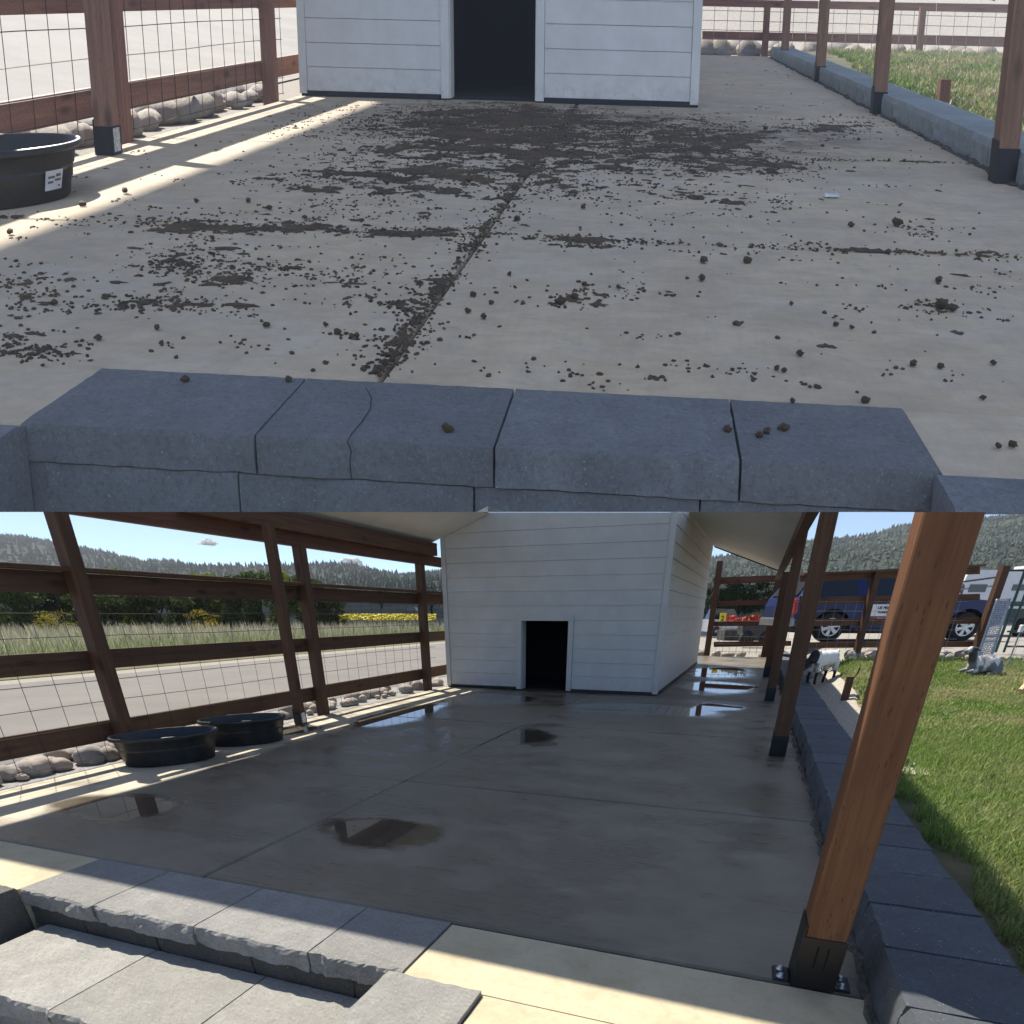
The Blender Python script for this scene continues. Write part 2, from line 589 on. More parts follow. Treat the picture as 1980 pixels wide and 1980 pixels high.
def mk_tallgrass(k):
    g = G('tall_grass')
    sep = g.new('ShaderNodeSeparateXYZ'); g.put(sep.inputs[0], g.lp())
    m = g.noise(9, 3)
    lo = g.ramp(m, [(.3, (.11, .18, .045)), (.7, (.22, .30, .09))])
    hi = g.ramp(m, [(.3, (.34, .31, .23)), (.7, (.50, .46, .36))])
    f = g.math('MULTIPLY', g.math('SUBTRACT', sep.outputs[2], .28), 2.0, clamp=True)
    c = g.mix(f, lo, hi)
    return g.leafy(g.set(c, .7), c)


def mk_rock(k):
    g = G('river_rock')
    n = g.noise(7, 6, .65)
    base = g.ramp(g.rnd(), [(0, (.34, .29, .24)), (.3, (.45, .40, .34)), (.55, (.27, .25, .235)), (.75, (.42, .33, .27)), (1, (.50, .46, .40))])
    c = g.mix(g.math('MULTIPLY', n, .6), base, (.17, .15, .13))
    g.bump(n, .35, .02 * k)
    return g.set(c, .8)


def mk_plastic(k):
    g = G('black_plastic')
    n = g.noise(9, 5, .7)
    c = g.ramp(n, [(.35, (.010, .011, .013)), (.75, (.035, .034, .033))])
    g.bump(g.noise(30, 4), .12, .003 * k)
    return g.set(c, g.ramp(n, [(.3, .3), (.7, .5)]))


def mk_dung(k):
    g = G('dung')
    n = g.noise(30, 4, .7); r = g.noise(2.5, 3)
    c = g.ramp(n, [(.3, (.020, .0125, .0055)), (.7, (.10, .064, .028))])
    c = g.mix(g.math('MULTIPLY', g.ramp(r, [(.4, 0), (.65, 1)]), .6), c, (.155, .095, .045))
    c = g.mix(g.math('MULTIPLY', g.rnd(), .3), c, (.03, .025, .016))
    g.bump(n, .5, .004 * k)
    return g.set(c, .85)


def mk_leaf(k, r=.07, gg=.11, b=.025):
    g = G('leaves')
    n = g.noise(1.1, 3); m = g.noise(9, 2)
    c = g.ramp(n, [(.3, (r * .55, gg * .6, b * .7)), (.55, (r, gg, b)), (.75, (r * 1.9, gg * 1.6, b * 1.5))])
    c = g.mix(g.math('MULTIPLY', m, .4), c, (r * 1.3, gg * 1.3, b))
    c = g.mix(g.math('MULTIPLY', g.rnd(), .3), c, (r * 1.6, gg * 1.2, b * .9))
    return g.leafy(g.set(c, .75, spec=.12), c, .35)


def mk_forest(k):
    g = G('hill_forest')
    n = g.noise(.006, 6, .65); m = g.noise(.05, 6, .75)
    c = g.ramp(m, [(.3, (.035, .052, .046)), (.55, (.068, .09, .074)), (.8, (.12, .135, .10))])
    c = g.mix(g.math('MULTIPLY', g.ramp(n, [(.5, 0), (.65, 1)]), .5), c, (.13, .125, .08))
    g.bump(m, 1.0, 14)
    return g.set(c, .95, spec=.1)


def mk_conifer(k):
    g = G('conifer')
    n = g.noise(.02, 3); m = g.noise(.5, 2)
    c = g.ramp(m, [(.3, (.06, .085, .075)), (.7, (.135, .165, .125))])
    c = g.mix(g.math('MULTIPLY', g.ramp(n, [(.5, 0), (.7, 1)]), .35), c, (.085, .105, .055))
    return g.set(c, .9, spec=.1)


def mk_paint(k, col):
    g = G('car_paint')
    n = g.noise(3, 3)
    m = g.set(g.ramp(n, [(.3, tuple(c * .85 for c in col)), (.7, col)]), .38, spec=.3)
    g.b.inputs['Coat Weight'].default_value = .08
    return m


def mk_coat(k, kind):
    g = G('goat_coat')
    n = g.noise(6.5, 3, .5); f = g.noise(60, 4, .7)
    sep = g.new('ShaderNodeSeparateXYZ'); g.put(sep.inputs[0], g.lp())
    if kind == 'pied':      # white body with small dark spots, black forepart and legs
        sp = g.ramp(g.vor(9), [(.13, 1), (.17, 0)])
        blk = g.math('MAXIMUM', g.math('MULTIPLY', g.math('SUBTRACT', -.26, g.math('ADD', sep.outputs[0], g.math('MULTIPLY', n, .12))), 30, clamp=True),
                     g.math('MULTIPLY', g.math('SUBTRACT', .26, sep.outputs[2]), 30, clamp=True))
        c = g.mix(g.math('MAXIMUM', blk, g.math('MULTIPLY', sp, .8)), (.72, .70, .66), (.012, .011, .011))
    elif kind == 'grey':
        c = g.mix(g.ramp(n, [(.42, 0), (.52, 1)]), (.66, .65, .62), (.16, .16, .165))
        nk = g.math('MULTIPLY', g.math('SUBTRACT', .07, g.math('ABSOLUTE', g.math('ADD', sep.outputs[0], .30))), 30, clamp=True)
        c = g.mix(g.math('MULTIPLY', nk, g.math('MULTIPLY', g.math('SUBTRACT', sep.outputs[2], .18), 20, clamp=True)), c, (.05, .05, .055))
    else:
        c = g.mix(g.ramp(n, [(.4, 0), (.6, 1)]), (.56, .33, .16), (.66, .50, .32))
        wh = g.math('MULTIPLY', g.math('SUBTRACT', -.38, sep.outputs[0]), 30, clamp=True)
        c = g.mix(wh, c, (.70, .58, .42))
    g.bump(f, .4, .01)
    return g.set(c, .85)


def mk_cloud(k):
    g = G('cloud')
    return g.leafy(g.set((.9, .9, .9), 1.0, spec=0.0), (.95, .95, .95), .5)


def mk_tin(k):
    g = G('galvanised')
    c = g.ramp(g.noise(20, 4), [(.3, (.42, .43, .44)), (.7, (.62, .63, .64))])
    return g.set(c, .4, .8)


def mk_glass(k, col=(.01, .013, .018)):
    g = G('dark_glass')
    return g.set(col, .06, 0, .6)


def mk_soffit(k):
    g = G('soffit_paint')
    n = g.noise(2, 5, .6)
    g.bump(g.noise(25, 4), .15, .003)
    return g.set(g.ramp(n, [(.3, (.66, .645, .59)), (.7, (.74, .725, .67))]), .55)


PLAIN = lambda fr, col, rough=.6, metal=0.0, var=.12, sc=8.0: mat('plain', fr, col, rough, metal, var, sc)

# ================================================================== THE PATIO, built once per place
NA = np.cross(ray(0, 990), ray(1980, 990))


def zA(b, a):
    """lowest height kept of the upper terrace front, in frame FA"""
    return -(NA @ (FA.O - CAMP) + NA @ FA.M[:, 0] * b + NA @ FA.M[:, 1] * a) / (NA @ FA.M[:, 2])


WHO = {FA: 'the littered upper patio', FB: 'the washed lower patio'}
AEDGE = {FB: [2.36, 4.81, 8.2, 11.93, 15.5, 19.0, 22.5, 25.0], FA: [2.55, 4.83, 8.2, 11.93, 15.5, 19.0, 22.5, 25.0]}
for fr in (FA, FB):
    cm = mat('concrete_wet', fr) if fr is FB else mat('concrete_dry', fr)
    ed = AEDGE[fr]
    bLs = -6.15 if fr is FB else -6.38
    t = MB().box(bLs + .01, .72, ed[0] + .02, 25.0, -.25, -.035).build('patio_floor', PLAIN(fr, (.06, .052, .04), .9), fr, kind='structure')
    for bi, (b0, b1) in enumerate([(bLs, -2.9), (-2.9, .7)]):
        for i in range(len(ed) - 1):
            if bi == 0 and i > 4:
                continue
            gp = .009 if fr is FB else .011
            MB().bbox(b0 + gp, b1 - gp, ed[i] + gp, ed[i + 1] - gp, -.12, 0, .012).build('concrete_panel', cm, fr, t)


def stone_disp(seed, front, all_=.0015, scale=9):
    def d(p, h):
        q = p + seed
        r = np.zeros(3)
        if h[1] < 0:      # split face towards the viewer
            n = nz(q, scale) * .6 + nz(q, scale * 2.7) * .4 + nz(q, scale * 6) * .25
            r[1] += front * n
            if h[2] > 0:
                r[2] -= abs(n) * front * .5
                r[1] += front * .25
        r += h * all_ * nz(q, 20)
        return r
    return d


# ---- steps
def steps(fr, a0, a1, joints, jx, cut):
    m = mat('block', fr, .25, .257, .26) if fr is FA else mat('block', fr, .31, .302, .282)
    who = WHO[fr]
    t = empty('stone_step', fr, (-2.5, a0, -.2), 'grey cast stone step across the front of ' + who, 'step')
    for i in range(len(joints) - 1):
        b = rough_box(joints[i] + .004, joints[i + 1] - .004, a0, a1 - .006, -.10, .004, (26, 14, 7), stone_disp(i * 3.1, .034 if fr is FB else .016))
        b.build('tread_block', m, fr, t)
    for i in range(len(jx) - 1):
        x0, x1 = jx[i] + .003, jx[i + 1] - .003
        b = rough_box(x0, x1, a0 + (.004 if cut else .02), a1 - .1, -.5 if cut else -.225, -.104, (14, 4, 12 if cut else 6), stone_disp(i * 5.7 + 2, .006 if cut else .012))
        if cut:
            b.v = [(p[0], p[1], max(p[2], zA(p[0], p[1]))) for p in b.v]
        b.build('riser_block', m if fr is FA else mat('block', fr, .09, .084, .072), fr, t)  # lower patio risers darkened to paint in the shade of the recess
    return t


steps(FA, 2.06, 2.55, [-3.86, -3.14, -2.43, -1.72, -1.16], [-3.86, -3.2, -2.49, -1.83, -1.16], True)
ck_ = MB()
cp = [FA.g(x, y, .0065) for x, y in ((707, 748), (718, 768), (716, 790), (700, 815), (680, 838), (672, 853))]
ck_.tube(cp, [.001, .0017, .0014, .002, .0016, .001], 4)
cv = [FA.on(1, x, y, 2.05) for x, y in ((672, 853), (680, 872), (677, 890), (680, 925))]
ck_.tube([(p[0], 2.047, p[2]) for p in cv], .0016, 4)
ck_.build('crack', PLAIN(FA, (.03, .03, .03), .95), FA, [o for o in COL.objects if o.name.startswith('stone_step')][0])
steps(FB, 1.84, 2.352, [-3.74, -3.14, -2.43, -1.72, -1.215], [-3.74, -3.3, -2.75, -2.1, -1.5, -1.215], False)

# lower step of the washed patio
lowm = mat('block', FB, .37, .358, .325)
t = empty('stone_step', FB, (-2.5, 1.3, -.5), 'lower sunlit stone step below the step of the washed lower patio', 'step')
lj = [-3.62, -2.76, -2.02, -1.285]
for i in range(3):
    rough_box(lj[i] + .004, lj[i + 1] - .004, 1.26, 1.85, -.33, -.205, (28, 16, 6), stone_disp(i * 4.3 + 9, .03)).build('tread_block', lowm, FB, t)
MB().box(-3.62, -1.29, 1.32, 1.8, -.62, -.334).build('riser_block', lowm, FB, t)
# wing walls beside the steps
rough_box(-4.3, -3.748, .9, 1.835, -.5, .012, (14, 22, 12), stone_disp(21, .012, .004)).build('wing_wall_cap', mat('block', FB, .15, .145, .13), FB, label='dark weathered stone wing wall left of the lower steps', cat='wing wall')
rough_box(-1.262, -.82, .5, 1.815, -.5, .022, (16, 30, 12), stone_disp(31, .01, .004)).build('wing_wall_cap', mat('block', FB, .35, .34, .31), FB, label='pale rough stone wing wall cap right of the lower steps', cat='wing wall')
# cream concrete aprons
ap = MB().box(-6.15, -3.752, 1.845, 2.35, -.3, -.002).build('concrete_apron', mat('cream', FB), FB, kind='structure')
ap = MB().box(-1.208, .68, 1.825, 2.342, -.3, -.002).build('concrete_apron', mat('cream', FB), FB, kind='structure')
MB().box(-.813, .66, .2, 1.819, -.3, -.002).build('apron_slab', mat('cream', FB), FB, ap)
# upper terrace: aprons and wings
apA = mat('concrete_dry', FA, 1.05)
MB().box(-5.6, -3.862, 2.06, 2.54, -.05, -.002).build('concrete_apron', apA, FA, kind='structure')
MB().box(-1.158, .9, 2.06, 2.54, -.05, -.002).build('concrete_apron', apA, FA, kind='structure')


def wing(b0, b1, a1, lab, col):
    af0 = next(a for a in np.linspace(1.2, 2.2, 2001) if zA(b0, a) < 0.002)
    af1 = next(a for a in np.linspace(1.2, 2.2, 2001) if zA(b1, a) < 0.002)
    n = 14
    V = []; F = []
    for i in range(n + 1):
        for side, (b, af) in enumerate(((b0, af0), (b1, af1))):
            a = af + (a1 - af) * i / n
            V += [(b, a, .008 - .012 * (i in (0, n))), (b, a, min(.0, max(-3, zA(b, a))))]
    for i in range(n):
        o, p = i * 4, i * 4 + 4
        F += [(o, o + 2, p + 2, p), (o + 2, o + 3, p + 3, p + 2), (o + 1, o, p, p + 1), (o + 3, o + 1, p + 1, p + 3)]
    F += [(1, 3, 2, 0), (n * 4, n * 4 + 2, n * 4 + 3, n * 4 + 1)]
    b = MB(); b.add(V, F)
    b.build('wing_wall_cap', mat('block', FA, *col), FA, label=lab, cat='wing wall')


wing(-5.2, -3.845, 2.056, 'pale smooth stone wing wall at the left end of the upper step', (.30, .31, .33))
wing(-1.185, -.2, 2.044, 'pale stone wing wall cap at the right end of the upper step', (.27, .28, .30))

# ---- kerb wall along the right side
for fr in (FA, FB):
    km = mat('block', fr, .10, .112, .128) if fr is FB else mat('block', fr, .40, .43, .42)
    t = empty('kerb_wall', fr, (.93, 2, 0), ('dark blue grey' if fr is FB else 'pale green grey') + ' raised stone kerb along the right side of ' + WHO[fr], 'kerb')
    protos = []
    for v in range(4):
        b = rough_box(-.235, .235, -.22, .22, 0, .215, (8, 8, 4), lambda p, h, v=v: np.array([h[0] * (.010 * nz(p + v * 7, 9) + .008 * nz(p + v, 24)), 0, h[2] * .004 * nz(p + v * 3, 8)]) + np.array([-h[0] * .012 * (h[2] > 0), -h[1] * .006 * (h[2] > 0), 0]))
        protos.append(mesh_data('kerb_block', np.array(b.v), b.f, km, fr, np.zeros(3)))
    a = 1.78 if fr is FB else 2.9
    k = 0
    while a < 24.6:
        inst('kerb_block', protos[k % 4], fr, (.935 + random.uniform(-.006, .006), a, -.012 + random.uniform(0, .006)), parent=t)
        a += .446; k += 1
    # crumbling mortar foot
    ft = MB()
    for i in range(110):
        aa = 1.6 + i * .21
        if fr is FA and aa < 3: continue
        ft.blob((.70 + random.uniform(-.03, .01), aa, .0), (random.uniform(.02, .05), .14, random.uniform(.008, .03)), 1, .3, i)
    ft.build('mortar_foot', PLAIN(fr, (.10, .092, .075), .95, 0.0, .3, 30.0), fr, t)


# ---- house
def house(fr, bL, bR, d0, d1, aF, aB, label):
    m = mat('siding', fr, .76 if fr is FB else 1.07, .95 if fr is FB else .87)
    t = empty('goat_house', fr, ((bL + bR) / 2, aF, 0), label, 'animal house')
    clip = (lambda b, a, z: min(z, zcut(b, a) - .002)) if fr is FB else (lambda b, a, z: z)
    H = 3.15 if fr is FB else 2.3
    core = MB()
    def wallbox(b, b0, b1, a0, a1, z0, z1):
        c = [(b0, a0), (b1, a0), (b1, a1), (b0, a1)]
        b.hex([(x, y, z0) for x, y in c] + [(x, y, clip(x, aF, z1)) for x, y in c])
    wallbox(core, bL + .03, d0 - .01, aF + .03, aF + .13, .05, H)
    wallbox(core, d1 + .01, bR - .03, aF + .03, aF + .13, .05, H)
    wallbox(core, d0 - .01, d1 + .01, aF + .03, aF + .13, 1.29, H)
    wallbox(core, bR - .13, bR - .03, aF + .131, aB, .05, H)
    wallbox(core, bL + .03, bL + .13, aF + .131, aB, .05, H)
    core.box(bL + .14, bR - .14, aB - .1, aB, .05, 2.7)
    core.box(bL + .14, bR - .14, aF + .14, aB - .1, 2.55, 2.62)
    core.build('wall', m, fr, t)
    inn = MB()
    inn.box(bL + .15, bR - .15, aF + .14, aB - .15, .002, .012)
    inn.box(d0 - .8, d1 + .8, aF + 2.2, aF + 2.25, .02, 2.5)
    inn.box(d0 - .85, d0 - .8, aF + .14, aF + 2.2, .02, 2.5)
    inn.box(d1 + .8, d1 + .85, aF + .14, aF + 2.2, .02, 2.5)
    inn.build('shade_lining', PLAIN(fr, (.012, .013, .016), .9), fr, t)  # near-black lining paints in the unlit darkness seen through the doorway
    base = MB()
    base.box(bL + .02, d0 - .12, aF - .006, aF + .029, .004, .058)
    base.box(d1 + .12, bR - .02, aF - .006, aF + .029, .004, .058)
    base.box(bR - .029, bR + .008, aF, aB, .004, .058)
    base.build('base_strip', PLAIN(fr, (.008, .008, .009), .5), fr, t)
    # boards
    k = 0
    z = .06
    while z < H - .02:
        z1 = z + .24
        segs = [(bL + .095, d0 - .105), (d1 + .105, bR - .095)] if z < 1.25 else [(bL + .095, bR - .095)]
        for s0, s1 in segs:
            if clip(s0, aF, z1) > z + .02 and clip(s1, aF, z1) > z + .02:
                MB().hex([(s0, aF + .009, z), (s1, aF + .009, z), (s1, aF + .028, z), (s0, aF + .028, z),
                          (s0, aF + .015, clip(s0, aF, z1)), (s1, aF + .015, clip(s1, aF, z1)), (s1, aF + .028, clip(s1, aF, z1)), (s0, aF + .028, clip(s0, aF, z1))]).build('siding_board', m, fr, t)
        bd = MB()
        ks = [aF + .095, 12.5, 12.7, 12.9, 13.1, 13.35, 13.6, 13.9, 14.25, aB] if fr is FB else [aF + .095, aB]
        for s0, s1 in zip(ks[:-1], ks[1:]):
            zt0 = min(z1, zcut(bR, s0) - .002, 3.135) if fr is FB else z1
            zt1 = min(z1, zcut(bR, s1) - .002, 3.135) if fr is FB else z1
            if zt1 > z + .02:
                zt0 = max(zt0, z + .002)
                bd.hex([(bR - .028, s0, z), (bR - .004, s0, z), (bR - .004, s1, z), (bR - .028, s1, z),
                          (bR - .028, s0, zt0), (bR - .014, s0, zt0), (bR - .014, s1, zt1), (bR - .028, s1, zt1)])
        if bd.v:
            bd.build('siding_board', m, fr, t)
        z += .245
    # trims
    tr = lambda b0, b1, a0, a1, z0, z1: MB().hex([(b0, a0, z0), (b1, a0, z0), (b1, a1, z0), (b0, a1, z0)] + [(x, y, clip(x, aF, z1)) for x, y in ((b0, a0), (b1, a0), (b1, a1), (b0, a1))])
    tr(bL, bL + .09, aF - .012, aF + .029, .03, H - .2).build('corner_board', m, fr, t)
    tr(bR - .09, bR + .011, aF - .012, aF + .029, .03, H).build('corner_board', m, fr, t)
    tr(bR - .029, bR + .010, aF + .03, aF + .09, .03, H).build('corner_board', m, fr, t)
    tr(d0 - .1, d0, aF - .014, aF + .029, .02, 1.27).build('door_trim', m, fr, t)
    tr(d1, d1 + .1, aF - .014, aF + .029, .02, 1.27).build('door_trim', m, fr, t)
    tr(d0 - .1, d1 + .1, aF - .014, aF + .029, 1.272, 1.37).build('door_trim', m, fr, t)
    MB().box(d0 - .009, d0 + .012, aF + .03, aF + .26, .02, 1.268).build('door_jamb', m, fr, t)
    MB().box(d1 - .012, d1 + .009, aF + .03, aF + .26, .02, 1.268).build('door_jamb', m, fr, t)
    return t


house(FA, -6.34, -1.45, -4.47, -3.41, 12.3, 20.5, 'white board sided goat house with black doorway behind the droppings')
house(FB, -6.08, -1.6, -4.39, -3.42, 12.2, 21.0, 'white goat house with low black doorway behind the washed floor')

# ---- posts
def post(fr, b, a, w, z0, z1, name, lab=None, cat='post', group=None, parent=None, seed=0.0, col=(.135, .066, .033), bracket=0.0, flange=False, sticker=False):
    h = w / 2
    cs = [(b - h, a - h), (b + h, a - h), (b + h, a + h), (b - h, a + h)]
    tops = [z1 if z1 is not None else zcut(x, y) for x, y in cs]
    wd = mat('wood', fr, 2, *col, seed)
    c = .006
    mb = MB()
    ring = [(b - h + c, a - h), (b + h - c, a - h), (b + h, a - h + c), (b + h, a + h - c), (b + h - c, a + h), (b - h + c, a + h), (b - h, a + h - c), (b - h, a - h + c)]
    V = [(x, y, z0) for x, y in ring] + [(x, y, z1 if z1 is not None else zcut(x, y)) for x, y in ring]
    mb.add(V, [tuple(range(7, -1, -1)), tuple(range(8, 16))] + [(i, (i + 1) % 8, 8 + (i + 1) % 8, 8 + i) for i in range(8)])
    if parent is not None:
        return mb.build(name, wd, fr, parent)
    t = empty(name, fr, (b, a, z0), lab, cat, group)
    mb.build('timber', wd, fr, t)
    if bracket:
        bk = MB(); e = .006; iron = PLAIN(fr, (.014, .014, .015), .45, .3)
        for (x0, x1, y0, y1, zt) in [(b - h - e, b - h - .0005, a - h - e, a + h + e, bracket * 1.22), (b + h + .0005, b + h + e, a - h - e, a + h + e, bracket), (b - h, b + h, a - h - e, a - h - .0005, bracket), (b - h, b + h, a + h + .0005, a + h + e, bracket)]:
            bk.box(x0, x1, y0, y1, z0 + .004, z0 + zt)
        br = bk.build('post_base', iron, fr, t)
        if flange:
            for sx in (-1, 1):
                x0, x1 = sorted((b + sx * (h + .0065), b + sx * (h + .075)))
                MB().bbox(x0, x1, a - .06, a + .06, z0 + .001, z0 + .009, .004).build('flange', iron, fr, br)
                for sy in (-1, 1):
                    MB().lathe([(0, .016), (.010, .016), (.012, .012), (.012, .004), (.019, .003), (.019, 0)], (b + sx * (h + .043), a + sy * .032, z0 + .009), n=14).build('bolt', mat('tin', fr), fr, br, True)
            for sx in (-.018, .022):
                MB().box(b + sx - .003, b + sx + .003, a - h - .0085, a - h - .0062, z0 + bracket * .45, z0 + bracket * .85).build('slot', PLAIN(fr, (.002, .002, .002), .9), fr, br)
        if sticker:
            MB().box(b + h + .0065, b + h + .008, a - h * .75, a + h * .7, z0 + bracket * .12, z0 + bracket * .93).build('sticker', PLAIN(fr, (.62, .60, .56), .5, 0.0, .3, 40.0), fr, br)
    return t


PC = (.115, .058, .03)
ord_ = ['nearest', 'second', 'third', 'farthest']
for i, (b, a) in enumerate([(.475, 2.43), (.45, 7.28), (.43, 12.25), (.42, 17.2)]):
    post(FB, b, a, .155, 0.0, None if i < 3 else 2.25, 'roof_post', ['brown timber post in black bracket with bolted flanges, nearest on the lower patio',
         'second brown timber post along the right kerb of the lower patio', 'third brown timber post along the right kerb of the lower patio',
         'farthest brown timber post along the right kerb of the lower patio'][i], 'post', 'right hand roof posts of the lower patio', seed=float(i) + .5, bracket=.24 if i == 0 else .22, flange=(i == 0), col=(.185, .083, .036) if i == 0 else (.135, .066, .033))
for i, (b, a) in enumerate([(.62, 7.35), (.68, 12.25), (.72, 17.2), (.80, 22.8)]):
    post(FA, b, a, .15, 0.0, 2.3, 'roof_post', ['brown timber post with black foot nearest on the right of the upper patio',
         'second brown timber post from the right on the upper patio', 'third brown timber post from the right on the upper patio',
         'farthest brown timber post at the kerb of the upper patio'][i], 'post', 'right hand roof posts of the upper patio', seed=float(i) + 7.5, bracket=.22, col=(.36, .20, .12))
post(FB, -5.93, 7.12, .115, 0.0, 2.39, 'roof_post', 'slender timber post with stickered black base left on the lower patio', 'post', seed=3.2, bracket=.17, sticker=True)
post(FA, -6.2, 7.2, .135, 0.0, 2.3, 'roof_post', 'timber post with stickered black base left on the upper patio', 'post', seed=13.2, bracket=.19, sticker=True, col=(.40, .22, .14))


# ---- left fence
def left_fence(fr):
    who = WHO[fr]
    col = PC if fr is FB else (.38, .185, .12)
    db = 0.0 if fr is FB else -.2
    t = empty('board_fence', fr, (-6.38 + db, 7, 0), 'brown board and wire fence along the left of ' + who, 'fence')
    pa = [4.68, 8.14, 11.7, 15.2] if fr is FB else [4.4, 8.0, 11.7, 15.2]
    for i, a in enumerate(pa):
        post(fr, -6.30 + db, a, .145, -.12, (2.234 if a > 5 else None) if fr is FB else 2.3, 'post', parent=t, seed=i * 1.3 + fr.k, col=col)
    for j, (z0, z1) in enumerate([(.19, .39), (.885, 1.07), (1.565, 1.745)]):
        for q, (a0, a1) in enumerate([(-.5, 4.66), (4.665, 8.12), (8.125, 11.69), (11.695, 16.5)]):
            if fr is FA and q == 0: a0 = 3.0
            dz = random.uniform(-.006, .006)
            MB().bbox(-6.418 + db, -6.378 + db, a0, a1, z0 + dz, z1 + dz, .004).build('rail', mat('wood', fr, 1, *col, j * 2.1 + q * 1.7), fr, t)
    for a0, a1 in ((2.9, 4.66), (4.665, 8.12), (8.125, 11.69), (11.695, 16.5)):
        MB().bbox(-6.46 + db, (-6.24 if fr is FB else -6.376) + db, a0, a1, 1.756, 1.792, .004).build('cap_board', mat('wood', fr, 1, *col, a0), fr, t)
    if fr is FA:
        MB().box(-6.44 + db, -6.38 + db, 3.0, 16.0, 1.86, 2.62).build('beam', mat('wood', fr, 1, *col, 3.3), fr, t)  # unseen beam added to cast the dark band between the sun stripes
    wr = MB()
    r = .0032 if fr is FB else .0034
    a_lo, a_hi = (.5, 12.05) if fr is FB else (4.4, 12.05)
    bb = -6.366 + db
    wv = lambda a: .006 * math.sin(a * 3.1)
    a = a_lo
    while a <= a_hi + .01:
        x = bb if a < 11.5 else bb + .2 * (a - 11.5)
        wr.tube([(x + wv(a), a, .03), (x - wv(a + 1), a + .004, .7), (x + wv(a), a, 1.60 if a < 11.5 else 1.4)], r, 4, 0, False)
        a += .305
    for z in (.045, .2, .375, .58, .785, .99, 1.195, 1.398, 1.55):
        pts = [(bb + r * 2 + wv(q * 1.9 + z), q, z + .004 * math.sin(q * 2 + z * 9)) for q in np.linspace(a_lo, 11.5, 16)]
        wr.tube(pts + ([(bb + .11, 12.05, z)] if z < 1.5 else []), r, 4, 0, False)
    wr.build('wire_mesh', PLAIN(fr, (.07, .06, .05), .55, .5), fr, t)
    return t


left_fence(FA)
left_fence(FB)

# ---- roof of the lower patio: beams and soffits, cut level with the top of the view
beam_t = empty('patio_roof', FB, (-6.3, 9, 2.2), 'white soffit and brown beams of the roof over the washed lower patio', 'roof')


def cbeam(b0, b1, z0, z1, a1, name, m, parent):
    A = lambda b, z: max(acut(b, z), -2)
    MB().hex([(b0, A(b0, z0), z0), (b1, A(b1, z0), z0), (b1, a1, z0), (b0, a1, z0), (b0, A(b0, z1), z1), (b1, A(b1, z1), z1), (b1, a1, z1), (b0, a1, z1)]).build(name, m, FB, parent)


cbeam(-6.41, -6.302, 2.236, 2.40, 16.0, 'beam', mat('wood', FB, 1, .17, .07, .036, 4.4), beam_t)
cbeam(-6.30, -6.15, 2.392, 2.545, 12.18, 'beam', mat('wood', FB, 1, .15, .07, .032, 5.1), beam_t)
cbeam(-6.44, -6.15, 2.548, 2.60, 12.185, 'beam', mat('wood', FB, 1, .12, .055, .027, 6.1), beam_t)
cbeam(.26, .37, 2.25, 2.415, 21.0, 'beam', mat('wood', FB, 1, .13, .058, .028, 7.1), beam_t)
zl = lambda b: 2.603 + .34 * (b + 6.3)
zr = lambda b: 2.42 + .34 * (.5 - b)
sb = MB()
bs = [b for b in np.linspace(-6.44, -3.6, 40) if acut(b, zl(b)) < 12.15]
V = []
for b in bs:
    z = zl(b)
    V += [(b, acut(b, z), z), (b, 12.19, z), (b, 12.19, z + .12), (b, acut(b, z + .12), z + .12)]
F = []
for i in range(len(bs) - 1):
    o, p = i * 4, i * 4 + 4
    for q in range(4):
        F.append((o + q, o + (q + 1) % 4, p + (q + 1) % 4, p + q))
sb.add(V, F).build('soffit', mat('soffit', FB), FB, beam_t)
sb = MB(); V = []; F = []
bs = np.linspace(-1.75, .32, 26)
for b in bs:
    z = zr(b)
    V += [(b, acut(b, z), z), (b, 21.0, z), (b, 21.0, z + .04), (b, acut(b, z + .04), z + .04)]
for i in range(len(bs) - 1):
    o, p = i * 4, i * 4 + 4
    for q in range(4):
        F.append((o + q, o + (q + 1) % 4, p + (q + 1) % 4, p + q))
sb.add(V, F).build('soffit', mat('soffit', FB), FB, beam_t)
MB().hex([(-1.58, 21.005, zr(-1.58) - .03), (.40, 21.005, zr(.40) - .03), (.40, 21.05, zr(.40) - .03), (-1.58, 21.05, zr(-1.58) - .03),
          (-1.58, 21.005, zr(-1.58) + .1), (.40, 21.005, zr(.40) + .1), (.40, 21.05, zr(.40) + .1), (-1.58, 21.05, zr(-1.58) + .1)]).build('fascia', mat('wood', FB, 0, .1, .045, .025), FB, beam_t)

# added canopy, unseen above the view, that keeps the sun off the lower floor
SB, SA = SUN_B, SUN_A


def lift(b, a):
    y0 = math.cos(PSI) * a - math.sin(PSI) * b
    dy = math.cos(PSI) * -SA + math.sin(PSI) * SB
    tt = (1.75 + .6 * y0) / (1 - .6 * dy)
    return np.array([b - SB * tt, a - SA * tt, tt])


q = [lift(-5.06, 2.17), lift(1.47, 2.06), lift(1.47, 15.0), lift(-5.06, 15.0)]
MB().hex([tuple(p) for p in q] + [tuple(p + np.array([0, 0, .12])) for p in q]).build('sun_blocker', PLAIN(FB, (.34, .29, .21), .7), FB, label='added unseen sloping canopy that shades the lower patio', cat='canopy')
# unseen stand-in for the upper roof, raised high to shade the floor
_s = FA.I @ SUNV
SHU, SHV = -_s[0] / _s[2], -_s[1] / _s[2]       # shadow offset per unit of height in the upper frame
ZR = 14.0
MB().box(-5.25 - SHU * ZR, 1.25 - SHU * ZR, 1.5 - SHV * ZR, 25.2 - SHV * ZR, ZR, ZR + .1).build('sun_blocker', mat('soffit', FA), FA, label='added unseen flat panel that shades the littered upper patio', cat='canopy')


